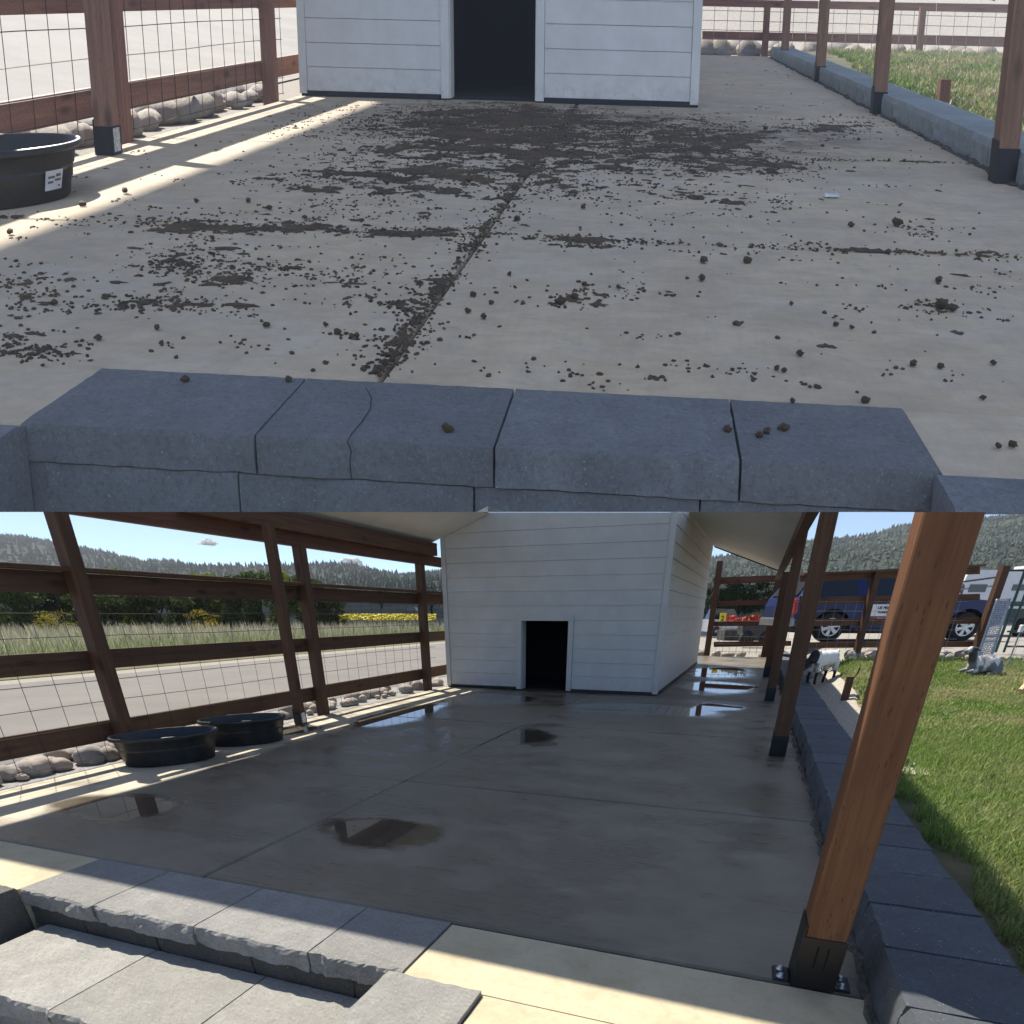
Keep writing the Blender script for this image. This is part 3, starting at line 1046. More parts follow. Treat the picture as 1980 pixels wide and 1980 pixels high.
# ---- tubs
def tub(fr, c, L, W, ang, label, lab=False):
    ca, sa = math.cos(ang), math.sin(ang)
    t = empty('stock_tub', fr, (c[0], c[1], 0), label, 'tub')
    out = [(.80, .004), (.83, .012), (.86, .10), (.875, .105), (.885, .17), (.90, .175), (.925, .245), (.97, .252), (1.0, .262), (1.0, .287), (.985, .295), (.955, .293)]
    inn = [(.955, .293), (.93, .27), (.885, .16), (.83, .03), (.0, .028)]
    def ring(prof):
        b = MB().lathe(prof, (0, 0, 0), L, W, 48)
        b.v = [(c[0] + x * ca - y * sa, c[1] + x * sa + y * ca, z) for x, y, z in b.v]
        return b
    ring([(0, .003)] + out).build('shell', mat('plastic', fr), fr, t, True)
    ring(inn).build('inner_wall', mat('plastic', fr), fr, t, True)
    ring([(.875, .135), (0, .135)]).build('water', mat('glass', fr, (.02, .03, .04)), fr, t)
    if lab:
        an = -1.05
        V = []
        for i in range(9):
            an_ = an - .15 + .30 * i / 8
            for z, k in ((.065, .865), (.165, .905)):
                x, y = L * k * math.cos(an_), W * k * math.sin(an_)
                V.append((c[0] + x * ca - y * sa, c[1] + x * sa + y * ca, z))
        b = MB(); b.add(V, [(2 * i, 2 * i + 2, 2 * i + 3, 2 * i + 1) for i in range(8)])
        st = b.build('paper_label', PLAIN(fr, (.66, .66, .66), .6, 0.0, .1), fr, t)
        b = MB()
        for (u0, u1, z0, z1) in [(.12, .5, .125, .137), (.55, .85, .13, .145), (.12, .42, .10, .112), (.5, .88, .108, .12), (.72, .85, .078, .088)]:
            V = []
            for u in (u0, u1):
                an_ = an - .15 + .30 * u
                for z in (z0, z1):
                    k = .865 + .04 * (z - .065) / .1 + .004
                    x, y = L * k * math.cos(an_), W * k * math.sin(an_)
                    V.append((c[0] + x * ca - y * sa, c[1] + x * sa + y * ca, z))
            b.add(V, [(0, 2, 3, 1)])
        b.build('print', PLAIN(fr, (.12, .12, .13), .7), fr, st)
    return t


def tub_from(fr, pl, pr):
    a, b = fr.g(*pl, .28), fr.g(*pr, .28)
    d = b - a
    return (a + b) / 2, np.linalg.norm(d[:2]) / 2, math.atan2(d[1], d[0])


c1, L1, an1 = tub_from(FB, (207, 1430), (421, 1409))
c2, L2, an2 = tub_from(FB, (380, 1396), (553, 1383))
print('TUBS', c1, L1, math.degrees(an1), c2, L2, math.degrees(an2))
tub(FB, c1, L1, L1 * .62, an1, 'black oval tub nearest the viewer by the left fence of the lower patio')
tub(FB, c2, L2, L2 * .60, an2, 'black oval tub behind the nearest tub beside the left fence')
pr = FA.g(140, 266, .28)
anA = math.radians(58)
tub(FA, pr - .56 * np.array([math.cos(anA), math.sin(anA), 0]), .58, .40, anA, 'black oval tub with white paper label at the left of the upper patio', True)


# ---- rocks
def rock_set(fr, n=10):
    out = []
    for i in range(n):
        b = MB()
        rnd = np.random.default_rng(100 + i)
        r = np.array([1, rnd.uniform(.65, 1), rnd.uniform(.6, .88)])
        v, f = ICO[2]
        an = rnd.uniform(0, 6.28)
        V = []
        for p in v:
            k = 1 + .22 * nz(np.array(p) + i * 9.0, 1.1) + .08 * nz(np.array(p) + i, 2.6)
            x, y, z = np.array(p) * r * k
            V.append((x * math.cos(an) - y * math.sin(an), x * math.sin(an) + y * math.cos(an), z))
        out.append(mesh_data('river_rock', np.array(V), f, mat('rock', fr), fr, np.zeros(3), True))
    return out


RS = {FA: rock_set(FA), FB: rock_set(FB)}


def rocks(fr, pts, lab, group):
    for i, (p, s) in enumerate(pts):
        inst('river_rock', RS[fr][i % 10], fr, (p[0], p[1], p[2] + s * .38), s, 0, label=lab, cat='rock', group=group)


def row(b0, b1, a0, a1, n, s0, s1, rnd, z=-.02):
    return [((rnd.uniform(b0, b1), a0 + (a1 - a0) * (i + rnd.random()) / n, z), rnd.uniform(s0, s1)) for i in range(n)]


rA = random.Random(3)
rocks(FA, row(-7.15, -6.75, 5.8, 13.0, 50, .09, .20, rA) + row(-6.86, -6.70, 6.5, 12.5, 24, .06, .12, rA), 'sunlit river rock behind the left fence of the upper patio', 'rocks behind the left fence of the upper patio')
rB = random.Random(4)
rocks(FB, row(-7.0, -6.52, 3.4, 12.8, 56, .075, .16, rB) + row(-6.62, -6.46, 3.4, 12.5, 28, .05, .10, rB) + row(-6.95, -6.5, 3.2, 5.4, 24, .07, .13, rB), 'pale river rock behind the left fence of the lower patio', 'rocks behind the left fence of the lower patio')
rocks(FA, [((rA.uniform(-1.7, 9.0), 25.5 + 1.3 * rA.random() ** 1.5, 0), rA.uniform(.14, .28)) for i in range(66)], 'river rock in the row below the back fence of the upper yard', 'rocks below the back fence of the upper yard')

# ================================================================== GROUNDS
def grid(name, us, vs, fn, m, fr, smooth=True, **kw):
    V = np.array([fn(u, v) for v in vs for u in us], float)
    n = len(us)
    F = [(j * n + i, j * n + i + 1, (j + 1) * n + i + 1, (j + 1) * n + i) for j in range(len(vs) - 1) for i in range(n - 1)]
    return mesh_obj(name, V, F, m, fr, None, smooth, **kw)


CP, SP = math.cos(PSI), math.sin(PSI)


def aY(b, Y):
    return (Y + SP * b) / CP


def zlawn(b, a):
    Y = CP * a - SP * b
    return .10 + .55 * float(ss((Y - 6) / 11)) * float(ss((b - 1.2) / .8)) + .02 * nz((b, a, 0), .6)


def snap(x, y, fn=zlawn):
    z = .1
    for _ in range(200):
        p = FB.g(x, y, z); z = .9 * z + .1 * fn(p[0], p[1])
    return FB.g(x, y, z)


# lower place: base ground, road, verge, lawn, lot
def zbase(b, a):
    return -.66 if (a < 2.25 and -4.69 < b < 1.3) else (-.06 if b > -18 else -.06)


grid('ground', [-4000, -1500, -500, -120, -40, -18, -8, -4.75, -4.6, -2, 1.2, 1.4, 10, 40, 120, 500, 1500, 4000],
     [-400, -60, -20, -6, 0, 2.2, 2.3, 6, 12, 25, 40, 80, 200, 500, 1500, 4000], lambda b, a: (b, a, zbase(b, a)), mat('gravel', FB, .36, .325, .275), FB, False, kind='structure')
grid('road', [-15.9, -7.35], [-30, 0, 10, 30, 90, 160], lambda b, a: (b, a, -.03), mat('asphalt', FB), FB, False, kind='structure')
grid('gravel_verge', [-7.35, -6.95, -6.155], [-5, 5, 10, 16, 40], lambda b, a: (b, a, -.035), mat('gravel', FB, .33, .32, .31), FB, False, kind='structure')
grid('field', [-420, -200, -60, -18.5, -17.2], [-40, 0, 20, 60, 150, 420], lambda b, a: (b, a, -.045), mat('soil', FB), FB, False, kind='structure')
grid('lawn', [1.172, 1.22, 1.3, 1.4, 1.5, 1.65, 1.8, 2.0, 2.2, 2.6, 3.2, 4, 5, 6.5, 9, 14], list(np.linspace(-1.5, 13.85, 40)), lambda b, Y: (b, aY(b, Y), zlawn(b, aY(b, Y))), mat('soil', FB), FB, kind='structure')
grid('gravel_lot', [1.172, 1.6, 2.2, 3, 4, 6, 9, 14, 30, 60, 150], [13.85, 14.5, 15.5, 17, 19, 25, 40, 90, 200], lambda b, Y: (b, aY(b, Y), zlawn(b, aY(b, Y)) - .004), mat('gravel', FB, .37, .34, .30), FB, kind='structure')
# gravel strip between kerb and grass
grid('gravel_path', [1.175, 1.26, 1.35, 1.45, 1.55, 1.65, 1.75], list(np.linspace(6.2, 20, 60)), lambda b, a: (lambda b2: (b2, a, zlawn(b2, a) + (.022 if b < 1.7 else -.04)))(b + .12 * nz((a, b, 3), .7) * (b > 1.2)), mat('gravel', FB, .48, .43, .35), FB, kind='structure')


def blades(name, P, H, Wd, m, fr, lean=.45, kind='stuff', parent=None, seed=1, tip=True, label=None, cat=None):
    """P (n,3) roots, H heights"""
    r = np.random.default_rng(seed)
    n = len(P)
    an = r.random(n) * 2 * np.pi; ln = r.random(n) * lean * H
    dx, dy = np.cos(an), np.sin(an)
    wa = r.random(n) * 2 * np.pi
    wx, wy = np.cos(wa) * Wd / 2, np.sin(wa) * Wd / 2
    V = np.zeros((n, 5, 3))
    V[:, 0] = P + np.stack([-wx, -wy, 0 * wx], 1)
    V[:, 1] = P + np.stack([wx, wy, 0 * wx], 1)
    m1 = P + np.stack([dx * ln * .3, dy * ln * .3, H * .55], 1)
    V[:, 2] = m1 + np.stack([wx, wy, 0 * wx], 1) * .8
    V[:, 3] = m1 - np.stack([wx, wy, 0 * wx], 1) * .8
    V[:, 4] = P + np.stack([dx * ln, dy * ln, H * (1 - .25 * r.random(n))], 1)
    o = (np.arange(n) * 5)[:, None]
    q = (o + np.array([0, 1, 2, 3])).tolist(); tq = (o + np.array([3, 2, 4])).tolist()
    return mesh_obj(name, V.reshape(-1, 3), [tuple(a) for a in q] + [tuple(a) for a in tq], m, fr, parent, False, label, cat, None, kind)


# lawn grass of the lower place
def lawn_pts(n, b0, b1, Y0, Y1, pw):
    r = np.random.default_rng(5)
    Y = Y0 + (Y1 - Y0) * r.random(n) ** pw
    b = b0 + (b1 - b0) * r.random(n) ** 1.15
    a = (Y + SP * b) / CP
    keep = np.array([(x > 1.26 + .22 * abs(nz((y, 0, 0), .9)) + (0.42 * float(ss((y - 6.5) / 2)) * (1 - float(ss((y - 19) / 2)))) + .10 * nz((x, y, 1), 3)) and abs(x) < 9 for x, y in zip(b, a)])
    return b[keep], a[keep]


b, a = lawn_pts(125000, 1.2, 7.5, .3, 13.7, 1.35)
patch = np.array([nz((x, y, 5), .55) for x, y in zip(b, a)])
Yb = CP * a - SP * b
hh = (.07 + .075 * rng.random(len(b))) * np.where(Yb > 7.5, .62, 1.0) * (1 + .35 * patch)
P = np.stack([b, a, np.array([zlawn(x, y) for x, y in zip(b, a)])], 1)
near = Yb < 7.2
blades('lawn_grass', P[near], hh[near], .0065 + .004 * rng.random(near.sum()), mat('grass', FB, .12), FB, .8, seed=2, label='long green lawn grass right of the kerb', cat='grass')
blades('lawn_grass', P[~near], hh[~near], .012 + .008 * rng.random((~near).sum()), mat('grass', FB, .3), FB, .8, seed=3, label='short yellowing lawn grass near the goats', cat='grass')

# tall grass of the field
n = 75000
bf = -18.3 - 40 * rng.random(n) ** 2.0
af = -2 + 118 * rng.random(n)
hf = (.75 + .45 * rng.random(n)) * np.where(bf > -19.5, .75, 1)
blades('field_grass', np.stack([bf, af, np.full(n, -.05)], 1), hf, .03 + .03 * rng.random(n), mat('tallgrass', FB), FB, .35, seed=4, label='tall seeding field grass beyond the road', cat='grass')
# mustard flowers at the far end of the field
fl = MB()
r5 = random.Random(5)
for i in range(900):
    px = r5.uniform(655, 842); Y = r5.uniform(40, 47)
    X = (px - 990) / 1274.6 * Y
    fl.blob((X, Y, r5.uniform(1.0, 1.36)), (.075, .075, .045), 0, .3, i)
fl.build('mustard_flowers', PLAIN(FW, (.62, .50, .03), .7), FW, label='band of yellow mustard flowers at the far edge of the field', cat='flowers', kind='stuff')

# hills
RP = [(-900, 1000), (-400, 1030), (-100, 1045), (0, 1054), (60, 1060), (100, 1063), (175, 1078), (250, 1091), (300, 1099), (350, 1098), (400, 1104), (450, 1107), (500, 1113), (560, 1110), (600, 1110), (650, 1108), (720, 1113), (780, 1121), (838, 1117),
      (1000, 1110), (1300, 1100), (1400, 1095), (1545, 1071), (1600, 1068), (1640, 1064), (1700, 1051), (1735, 1046), (1765, 1044), (1885, 1031), (1980, 1019), (2300, 1000), (3200, 1020)]
rx = np.array([p[0] for p in RP], float); ry = np.array([p[1] for p in RP], float)


def hill_z(px, Y, Yr=1500.0):
    y = np.interp(px, rx, ry)
    zr_ = CAM_H + (1185 - y - 6) / 1274.6 * Yr
    s = float(ss((Y - 560) / (Yr - 560)))
    z = 10 + (zr_ - 10) * (s if Y <= Yr else 1.0)
    X = (px - 990) / 1274.6 * Y
    return z + (22 * nz((X, Y, 0), .004) + 9 * nz((X, Y, 0), .011)) * s * (1 - .85 * float(ss((Y - 1250) / 250)))


pxs = list(np.linspace(-900, 3200, 260))
Ys = [560, 640, 720, 800, 880, 960, 1040, 1120, 1200, 1280, 1360, 1440, 1500, 1800]
grid('hills', pxs, Ys, lambda px, Y: ((px - 990) / 1274.6 * Y, Y, hill_z(px, Y) if Y <= 1500 else hill_z(px, 1500) - 40), mat('forest', FW), FW, kind='structure')
def mk_meadow(k):
    g = G('meadow')
    n = g.noise(.012, 4, .5, g.lp((1, 2.5, 1))); f = g.noise(.15, 5, .7)
    c = g.ramp(n, [(.40, (.30, .235, .14)), (.5, (.15, .17, .06)), (.6, (.19, .21, .07))], False)
    c = g.mix(g.math('MULTIPLY', f, .5), c, (.09, .11, .05))
    return g.set(c, .95)


grid('meadow', pxs[::4], [100, 150, 220, 300, 400, 500, 600], lambda px, Y: ((px - 990) / 1274.6 * Y, Y, -.05 + 11.5 * float(ss((Y - 100) / 480))), mat('meadow', FW), FW, kind='structure')
# forest on the hills: mostly round crowns, some conifers
def forest(n, pxr, Yr, hr, seed, name, lab):
    r = np.random.default_rng(seed)
    V = []; F = []; iv = np.array(ICO[0][0]); jf = np.array(ICO[0][1])
    for i in range(n):
        px = r.uniform(*pxr); Y = (Yr[0] + (Yr[1] - Yr[0]) * r.random() ** .8) if i % 4 else Yr[1] - 90 * r.random()
        X = (px - 990) / 1274.6 * Y; z = hill_z(px, Y) - 1
        o = len(V)
        if r.random() < .55:
            h = r.uniform(*hr) * (1.25 if r.random() < .15 else 1); w = h * r.uniform(.2, .32); a0 = r.random() * 6
            V += [(X + w * math.cos(a0 + q * 1.257), Y + w * math.sin(a0 + q * 1.257), z + h * .12) for q in range(5)]
            V += [(X + w * .72 * math.cos(a0 + q * 1.257), Y + w * .72 * math.sin(a0 + q * 1.257), z + h * r.uniform(.42, .58)) for q in range(5)]
            V.append((X, Y, z + h))
            F += [(o + q, o + (q + 1) % 5, o + 5 + (q + 1) % 5, o + 5 + q) for q in range(5)] + [(o + 5 + q, o + 5 + (q + 1) % 5, o + 10) for q in range(5)]
        else:
            w = r.uniform(2.0, 4.8); h = w * r.uniform(.5, .85)
            k = 1 + .3 * (r.random(12) - .5)
            V += [tuple(q) for q in iv * k[:, None] * np.array([w, w, h]) + np.array([X, Y, z + h * .5])]
            F += [tuple(int(x) for x in q) for q in jf + o]
    mesh_obj(name, np.array(V), F, mat('conifer', FW), FW, kind='stuff', label=lab, cat='forest')


forest(9000, (-120, 860), (640, 1500), (6, 11), 8, 'hill_forest', 'dark conifer forest covering the left hillside')
forest(9000, (1340, 2080), (640, 1500), (5, 9), 9, 'hill_forest', 'blue green forest covering the right hillside')

# clouds, far beyond the hills
def cloud(px, py, wpx, hpx, n, seed, lab):
    r = np.random.default_rng(seed); Y = 6000.0; k = Y / 1274.6
    b = MB()
    X0 = (px - 990) * k; Z0 = CAM_H + (1185 - py) * k
    for i in range(n * 3):
        u = float(np.clip(r.normal() * .3, -.8, .8))
        hgt = max(0, 1 - (abs(u) * 1.25) ** 1.5) * (.65 + .5 * nz((u * 5, seed, 0), 1))
        s = (.07 + .13 * r.random()) * hpx * k * (.5 + hgt)
        b.blob((X0 + u * wpx * k, Y + r.normal() * 25, Z0 + hgt * hpx * k * r.random()), (s * 1.7, s, s), 1, .1, i)
    b.build('cloud', mat('cloud', FW), FW, None, True, label=lab, cat='cloud', kind='stuff')


cloud(432, 1074, 24, 9, 60, 1, 'small lone white cloud above the left hill')
cloud(690, 1112, 40, 22, 90, 2, 'white cloud rising behind the left ridge')
cloud(625, 1112, 30, 10, 50, 3, 'low white cloud bank behind the left ridge')


# trees along the field
def leaf_crown(lobes, n, size, m, seed, name='crown'):
    r = np.random.default_rng(seed)
    k = r.integers(0, len(lobes), n)
    C = np.array([l[0] for l in lobes], float)[k]; R = np.array([l[1] for l in lobes], float)[k]
    d = r.normal(size=(n, 3)); d /= np.linalg.norm(d, axis=1)[:, None]
    rad = r.random(n) ** .35
    P = C + d * R * rad[:, None]
    t1 = r.normal(size=(n, 3)); t1 /= np.linalg.norm(t1, axis=1)[:, None]
    t2 = np.cross(t1, r.normal(size=(n, 3))); t2 /= np.linalg.norm(t2, axis=1)[:, None]
    s = (size * (.6 + .8 * r.random(n)))[:, None]
    V = np.stack([P - t1 * s, P + t2 * s * .6, P + t1 * s, P - t2 * s * .6], 1).reshape(-1, 3)
    F = [tuple(q) for q in (np.arange(n) * 4)[:, None] + np.arange(4)]
    return V, F


def tree(px, Y, h, w, col, seed, lab, trunk=True, nleaf=4200, base=-.05):
    r = random.Random(seed)
    X = (px - 990) / 1274.6 * Y
    t = empty('field_tree', FW, (X, Y, base), lab, 'tree', 'trees beyond the field' if trunk else None)
    lobes = []
    for i in range(13):
        z = r.uniform(.22, .86)
        sp = w * (.62 if z < .75 else .35)
        lobes.append(((X + r.uniform(-1, 1) * sp * .62, Y + r.uniform(-1, 1) * sp * .6, base + h * z), (w * r.uniform(.16, .34), w * r.uniform(.2, .32), h * r.uniform(.09, .17))))
    V, F = leaf_crown(lobes, nleaf, .115 * h / 4.5, None, seed)
    mesh_obj('crown', V, F, mat('leaf', FW, *col), FW, t)
    b = MB()
    b.tube([(X, Y, base), (X + .1, Y, base + h * .2), (X - .05, Y, base + h * .5)], [h * .045, h * .035, h * .015], 7)
    for i in range(5):
        an = r.uniform(0, 6.28)
        b.tube([(X + .05, Y, base + h * (.15 + .06 * i)), (X + math.cos(an) * w * .3, Y + math.sin(an) * w * .3, base + h * (.4 + .08 * i))], [h * .02, h * .006], 5)
    b.build('trunk', PLAIN(FW, (.07, .055, .04), .9), FW, t)
    return t


DK, MD, YG = (.045, .07, .022), (.07, .105, .028), (.15, .19, .035)
TR = [(-30, 52, 5.0, 4.2, DK, 'dark tree at the left edge of the field'), (32, 50, 4.6, 3.6, MD, 'rounded tree left of the near fence post'), (84, 53, 4.4, 3.4, MD, 'leafy tree right next to the leftmost field trees'),
      (135, 54, 4.3, 3.2, DK, 'dark tree just behind the near left fence post'), (192, 52, 4.2, 3.4, DK, 'dark low tree right of the near left fence post'), (245, 55, 5.2, 3.4, YG, 'yellow green topped tree between the near and slender posts'),
      (300, 53, 4.3, 3.2, DK, 'dark spreading tree left of the middle of the tree row'), (352, 52, 4.4, 3.6, DK, 'dark broad tree in the middle of the tree row'), (410, 56, 5.2, 3.8, YG, 'tall yellow green tree in the middle of the tree row'),
      (452, 53, 4.4, 3.2, DK, 'dark tree right of the tall yellow green tree'), (505, 55, 4.6, 3.0, MD, 'mid green tree left of the slender roof post'), (548, 56, 4.9, 3.0, YG, 'yellow green tree behind the slender roof post'), (596, 54, 4.3, 3.2, DK, 'dark tree right behind the double post'), (634, 53, 4.0, 2.8, DK, 'last dark tree at the right end of the tree row')]
for i, (px, Y, h, w, c, lab) in enumerate(TR):
    tree(px, Y * .79, h * .79 + .25, w * .79, c, 40 + i, lab)
tree(100, 36, 1.5, 2.2, (.30, .26, .03), 71, 'yellow flowering shrub at the left end of the field', False, 700, .2)
tree(390, 36, 1.5, 1.9, (.30, .26, .03), 72, 'yellow flowering shrub below the middle of the tree row', False, 700, .2)
tree(739, 260, 9, 9, DK, 73, 'small lone round tree on the far meadow', False, 500, 2.0)
tree(835, 190, 8, 7, DK, 74, 'dark bushy tree far off beside the house corner', False, 500, 0.5)
# far barn
bt = empty('far_barn', FW, ((797 - 990) / 1274.6 * 190, 190, .6), 'tiny pale roofed barn far across the field', 'barn')
X = (797 - 990) / 1274.6 * 190
MB().box(X - 1.3, X + 1.3, 189, 193, .4, 2.0).build('wall', PLAIN(FW, (.45, .43, .4)), FW, bt)
MB().prism([(X - 1.6, 2.0), (X + 1.6, 2.0), (X + .9, 3.0), (X - .9, 3.0)], 188.6, 193.4).build('roof', PLAIN(FW, (.62, .63, .66), .4), FW, bt)

# ================================================================== upper place: grounds, bank, lawn, back fence
grid('upper_ground', [-17, -8, -6.385], [5.0, 8, 14, 26, 30], lambda b, a: (b, a, -.05), mat('gravel', FA, .42, .38, .33), FA, False, kind='structure')
grid('upper_road', [-17, -15, -13, -11, -9, -7.4], [4.5, 8, 12, 18, 24, 30, 44], lambda b, a: (b, a, -.03 + 1.5 * float(ss((-7.4 - b) / 13))), mat('asphalt', FA, 1.75), FA, kind='structure')
grid('upper_lot', [-12, -5, 0, 3, 6, 10, 16, 20], [24.99, 26.0, 27.0, 28.5, 30, 32, 34.5], lambda b, a: (b, a, -.03 + 1.6 * float(ss((a - 26.5) / 9))), mat('gravel', FA, .62, .56, .49), FA, kind='structure')
grid('upper_lawn', [1.172, 1.6, 2.4, 3.5, 5, 8, 12], [5, 8, 10, 12, 14, 16, 18, 20, 22, 24, 25.3], lambda b, a: (b, a, .12 + .015 * nz((b, a, 2), .8)), mat('soil', FA), FA, kind='structure')
bl = 1.2 + 7.5 * rng.random(42000) ** 1.2
al = 7 + 18 * rng.random(42000) ** .9
kp = np.array([(x > 1.3 + .55 * float(ss((y - 17) / 5)) + .3 * abs(nz((y, 1, 0), .8))) for x, y in zip(bl, al)])
bl, al = bl[kp], al[kp]
blades('lawn_grass', np.stack([bl, al, np.full(len(bl), .12)], 1), .06 + .08 * rng.random(len(bl)), .018 + .012 * rng.random(len(bl)), mat('grass', FA, .45), FA, .7, seed=12, label='sunlit patchy grass right of the upper kerb', cat='grass')

# back fence of the upper yard
bf_ = empty('board_fence', FA, (3, 25.2, 0), 'brown board fence across the back of the upper yard', 'fence')
def backrail(y0, y1, y2, y3):
    p0, p1 = FA.on(1, 1358, y0, 25.2), FA.on(1, 1358, y1, 25.2)
    q0, q1 = FA.on(1, 1990, y2, 25.2), FA.on(1, 1990, y3, 25.2)
    for s0, s1 in ((0, .36), (.362, .72), (.722, 1.5)):
        L = lambda p, q, s: p + (q - p) * s
        a_, b_, c_, d_ = L(p1, q1, s0), L(p1, q1, s1), L(p0, q0, s0), L(p0, q0, s1)
        MB().hex([(a_[0], 25.2, a_[2]), (b_[0], 25.2, b_[2]), (b_[0], 25.24, b_[2]), (a_[0], 25.24, a_[2]), (c_[0], 25.2, c_[2]), (d_[0], 25.2, d_[2]), (d_[0], 25.24, d_[2]), (c_[0], 25.24, c_[2])]).build('rail', mat('wood', FA, 0, .33, .14, .085, s0 * 5), FA, bf_)
backrail(60, 76, 73, 91)
backrail(-2, 12, 9, 26)
for px in (1478, 1776):
    p = FA.on(1, px, 110, 25.1)
    post(FA, p[0], 25.1, .14, -.05, 1.0, 'post', parent=bf_, seed=px * .01, col=(.31, .145, .085))
w = MB()
for b in np.arange(-1.2, 9, .305):
    w.tube([(b, 25.18, .0), (b, 25.18, .95)], .006, 4, 0, False)
for z in (.1, .3, .48, .66, .85):
    w.tube([(-1.2, 25.175, z), (9, 25.175, z)], .006, 4, 0, False)
w.build('wire_mesh', PLAIN(FA, (.30, .27, .24), .5, .5), FA, bf_)
post(FA, FA.g(1822, 206, .12)[0], FA.g(1822, 206, .12)[1], .12, .1, .38, 'stub_post', 'short cut off wooden post standing in the upper grass', 'stub post', seed=2.2, col=(.27, .12, .07))
# bushes just at the top edge of the upper yard
for i, (px, lab) in enumerate([(1850, 'low green bush behind the back fence of the upper yard'), (1925, 'dark bush behind the right end of the upper back fence')]):
    p = FA.on(1, px, 12, 33)
    t = empty('bush', FA, (p[0], 33, .9), lab, 'bush')
    V, F = leaf_crown([((p[0] + random.uniform(-.7, .7), 33, .8 + random.uniform(.0, .2)), (.6, .4, .25)) for _ in range(6)], 500, .12, None, 90 + i)
    mesh_obj('crown', V, F, mat('leaf', FA, *MD), FA, t)

# ---- droppings on the upper patio
dm = mat('dung', FA)
GA = [  # centre px, spread px, weight
    ((880, 238), (140, 20), 19.0), ((1010, 232), (95, 18), 14.0), ((760, 300), (130, 35), 3.0), ((900, 300), (120, 35), 3.0), ((1180, 258), (140, 25), 9.0), ((1330, 262), (110, 18), 5.0),
    ((1200, 310), (130, 25), 5.0), ((1370, 300), (110, 20), 2.2), ((1480, 325), (90, 12), 1.2), ((1570, 246), (60, 8), 1.2), ((620, 340), (110, 25), 1.4), ((800, 360), (140, 22), 1.6), ((1130, 370), (140, 25), 1.4), ((1380, 385), (100, 25), 1.0),
    ((640, 415), (130, 14), 1.2), ((330, 425), (110, 10), .9), ((480, 440), (150, 8), 1.1), ((800, 450), (90, 8), 1.0), ((1120, 468), (45, 8), 1.0), ((370, 490), (60, 22), 1.5), ((430, 540), (50, 12), .8), ((330, 520), (40, 12), .6),
    ((60, 560), (45, 28), 1.0), ((300, 590), (80, 8), .8), ((20, 655), (25, 8), .5), ((50, 695), (45, 12), 1.1), ((560, 520), (60, 18), .5), ((700, 540), (70, 20), .7), ((760, 590), (40, 8), .4), ((1110, 575), (40, 12), .5), ((1820, 595), (25, 8), .35),
    ((1780, 450), (40, 10), .5), ((1560, 130), (60, 12), .5), ((1450, 150), (60, 20), .25), ((250, 560), (60, 30), .4), ((1700, 240), (60, 12), .5)]
wts = np.array([g_[2] for g_ in GA]); wts = wts / wts.sum()
r9 = np.random.default_rng(9)


def sample_px():
    u = r9.random()
    if u < .78:
        g_ = GA[r9.choice(len(GA), p=wts)]
        return r9.normal(g_[0][0], g_[1][0]), r9.normal(g_[0][1], g_[1][1])
    if u < .85:   # along the long joint
        s = r9.random() ** .8
        return 716 + (1111 - 716) * s + r9.normal() * 7 * (1.3 - s), 738 + (208 - 738) * s
    if u < .89:   # along the cross joints
        s = r9.random()
        return (130 + 1850 * s, 424 + 73 * s + r9.normal() * 2.5) if r9.random() < .75 else (1573 + 290 * s, 309 + 6 * s)
    if u < .91:
        s = r9.random()
        return 1640 + 330 * s + r9.normal() * 12 * (.4 + s), 185 + 165 * s + r9.normal() * 6
    return r9.uniform(0, 1980), 120 + 640 * r9.random() ** 1.3


def onfloor(p):
    return -6.1 < p[0] < .62 and 2.62 < p[1] < 24.5 and not (p[1] > 12.2 and p[0] < -1.4)


LV = []; LF = []; SM = MB()
oct_v = np.array(ICO[0][0]); oct_f = np.array(ICO[0][1])


def crumb(p, s, flat):
    k = 1 + .35 * (r9.random(12) - .5) * 2
    sc = np.array([s * r9.uniform(.7, 1.4), s * r9.uniform(.7, 1.4), s * flat])
    an = r9.random() * 6.28
    v = oct_v * k[:, None] * sc
    v = np.stack([v[:, 0] * math.cos(an) - v[:, 1] * math.sin(an), v[:, 0] * math.sin(an) + v[:, 1] * math.cos(an), v[:, 2]], 1)
    LF.append(oct_f + 12 * len(LV)); LV.append(v + np.array([p[0], p[1], p[2]]))


for i in range(500):          # flat matted smears
    x, y = sample_px()
    p = FA.g(x, y)
    if not onfloor(p): continue
    R_ = r9.uniform(.008, .03) * (1.7 if r9.random() < .15 else 1)
    an0 = r9.normal() * .5; m_ = 12; el = r9.uniform(1.2, 2.6)
    ring = []
    for q_ in range(m_):
        an = 2 * math.pi * q_ / m_; rr_ = R_ * r9.uniform(.3, 1.25)
        u_, v_ = rr_ * math.cos(an) * el, rr_ * math.sin(an)
        ring.append((p[0] + u_ * math.cos(an0) - v_ * math.sin(an0), p[1] + u_ * math.sin(an0) + v_ * math.cos(an0)))
    hgt_ = r9.uniform(.003, .008)
    SM.add([(q_[0], q_[1], .0012) for q_ in ring] + [(p[0] + (q_[0] - p[0]) * .6, p[1] + (q_[1] - p[1]) * .6, hgt_ * r9.uniform(.5, 1.3)) for q_ in ring] + [(p[0], p[1], hgt_)],
           [(q_, (q_ + 1) % m_, m_ + (q_ + 1) % m_, m_ + q_) for q_ in range(m_)] + [(m_ + q_, m_ + (q_ + 1) % m_, 2 * m_) for q_ in range(m_)])
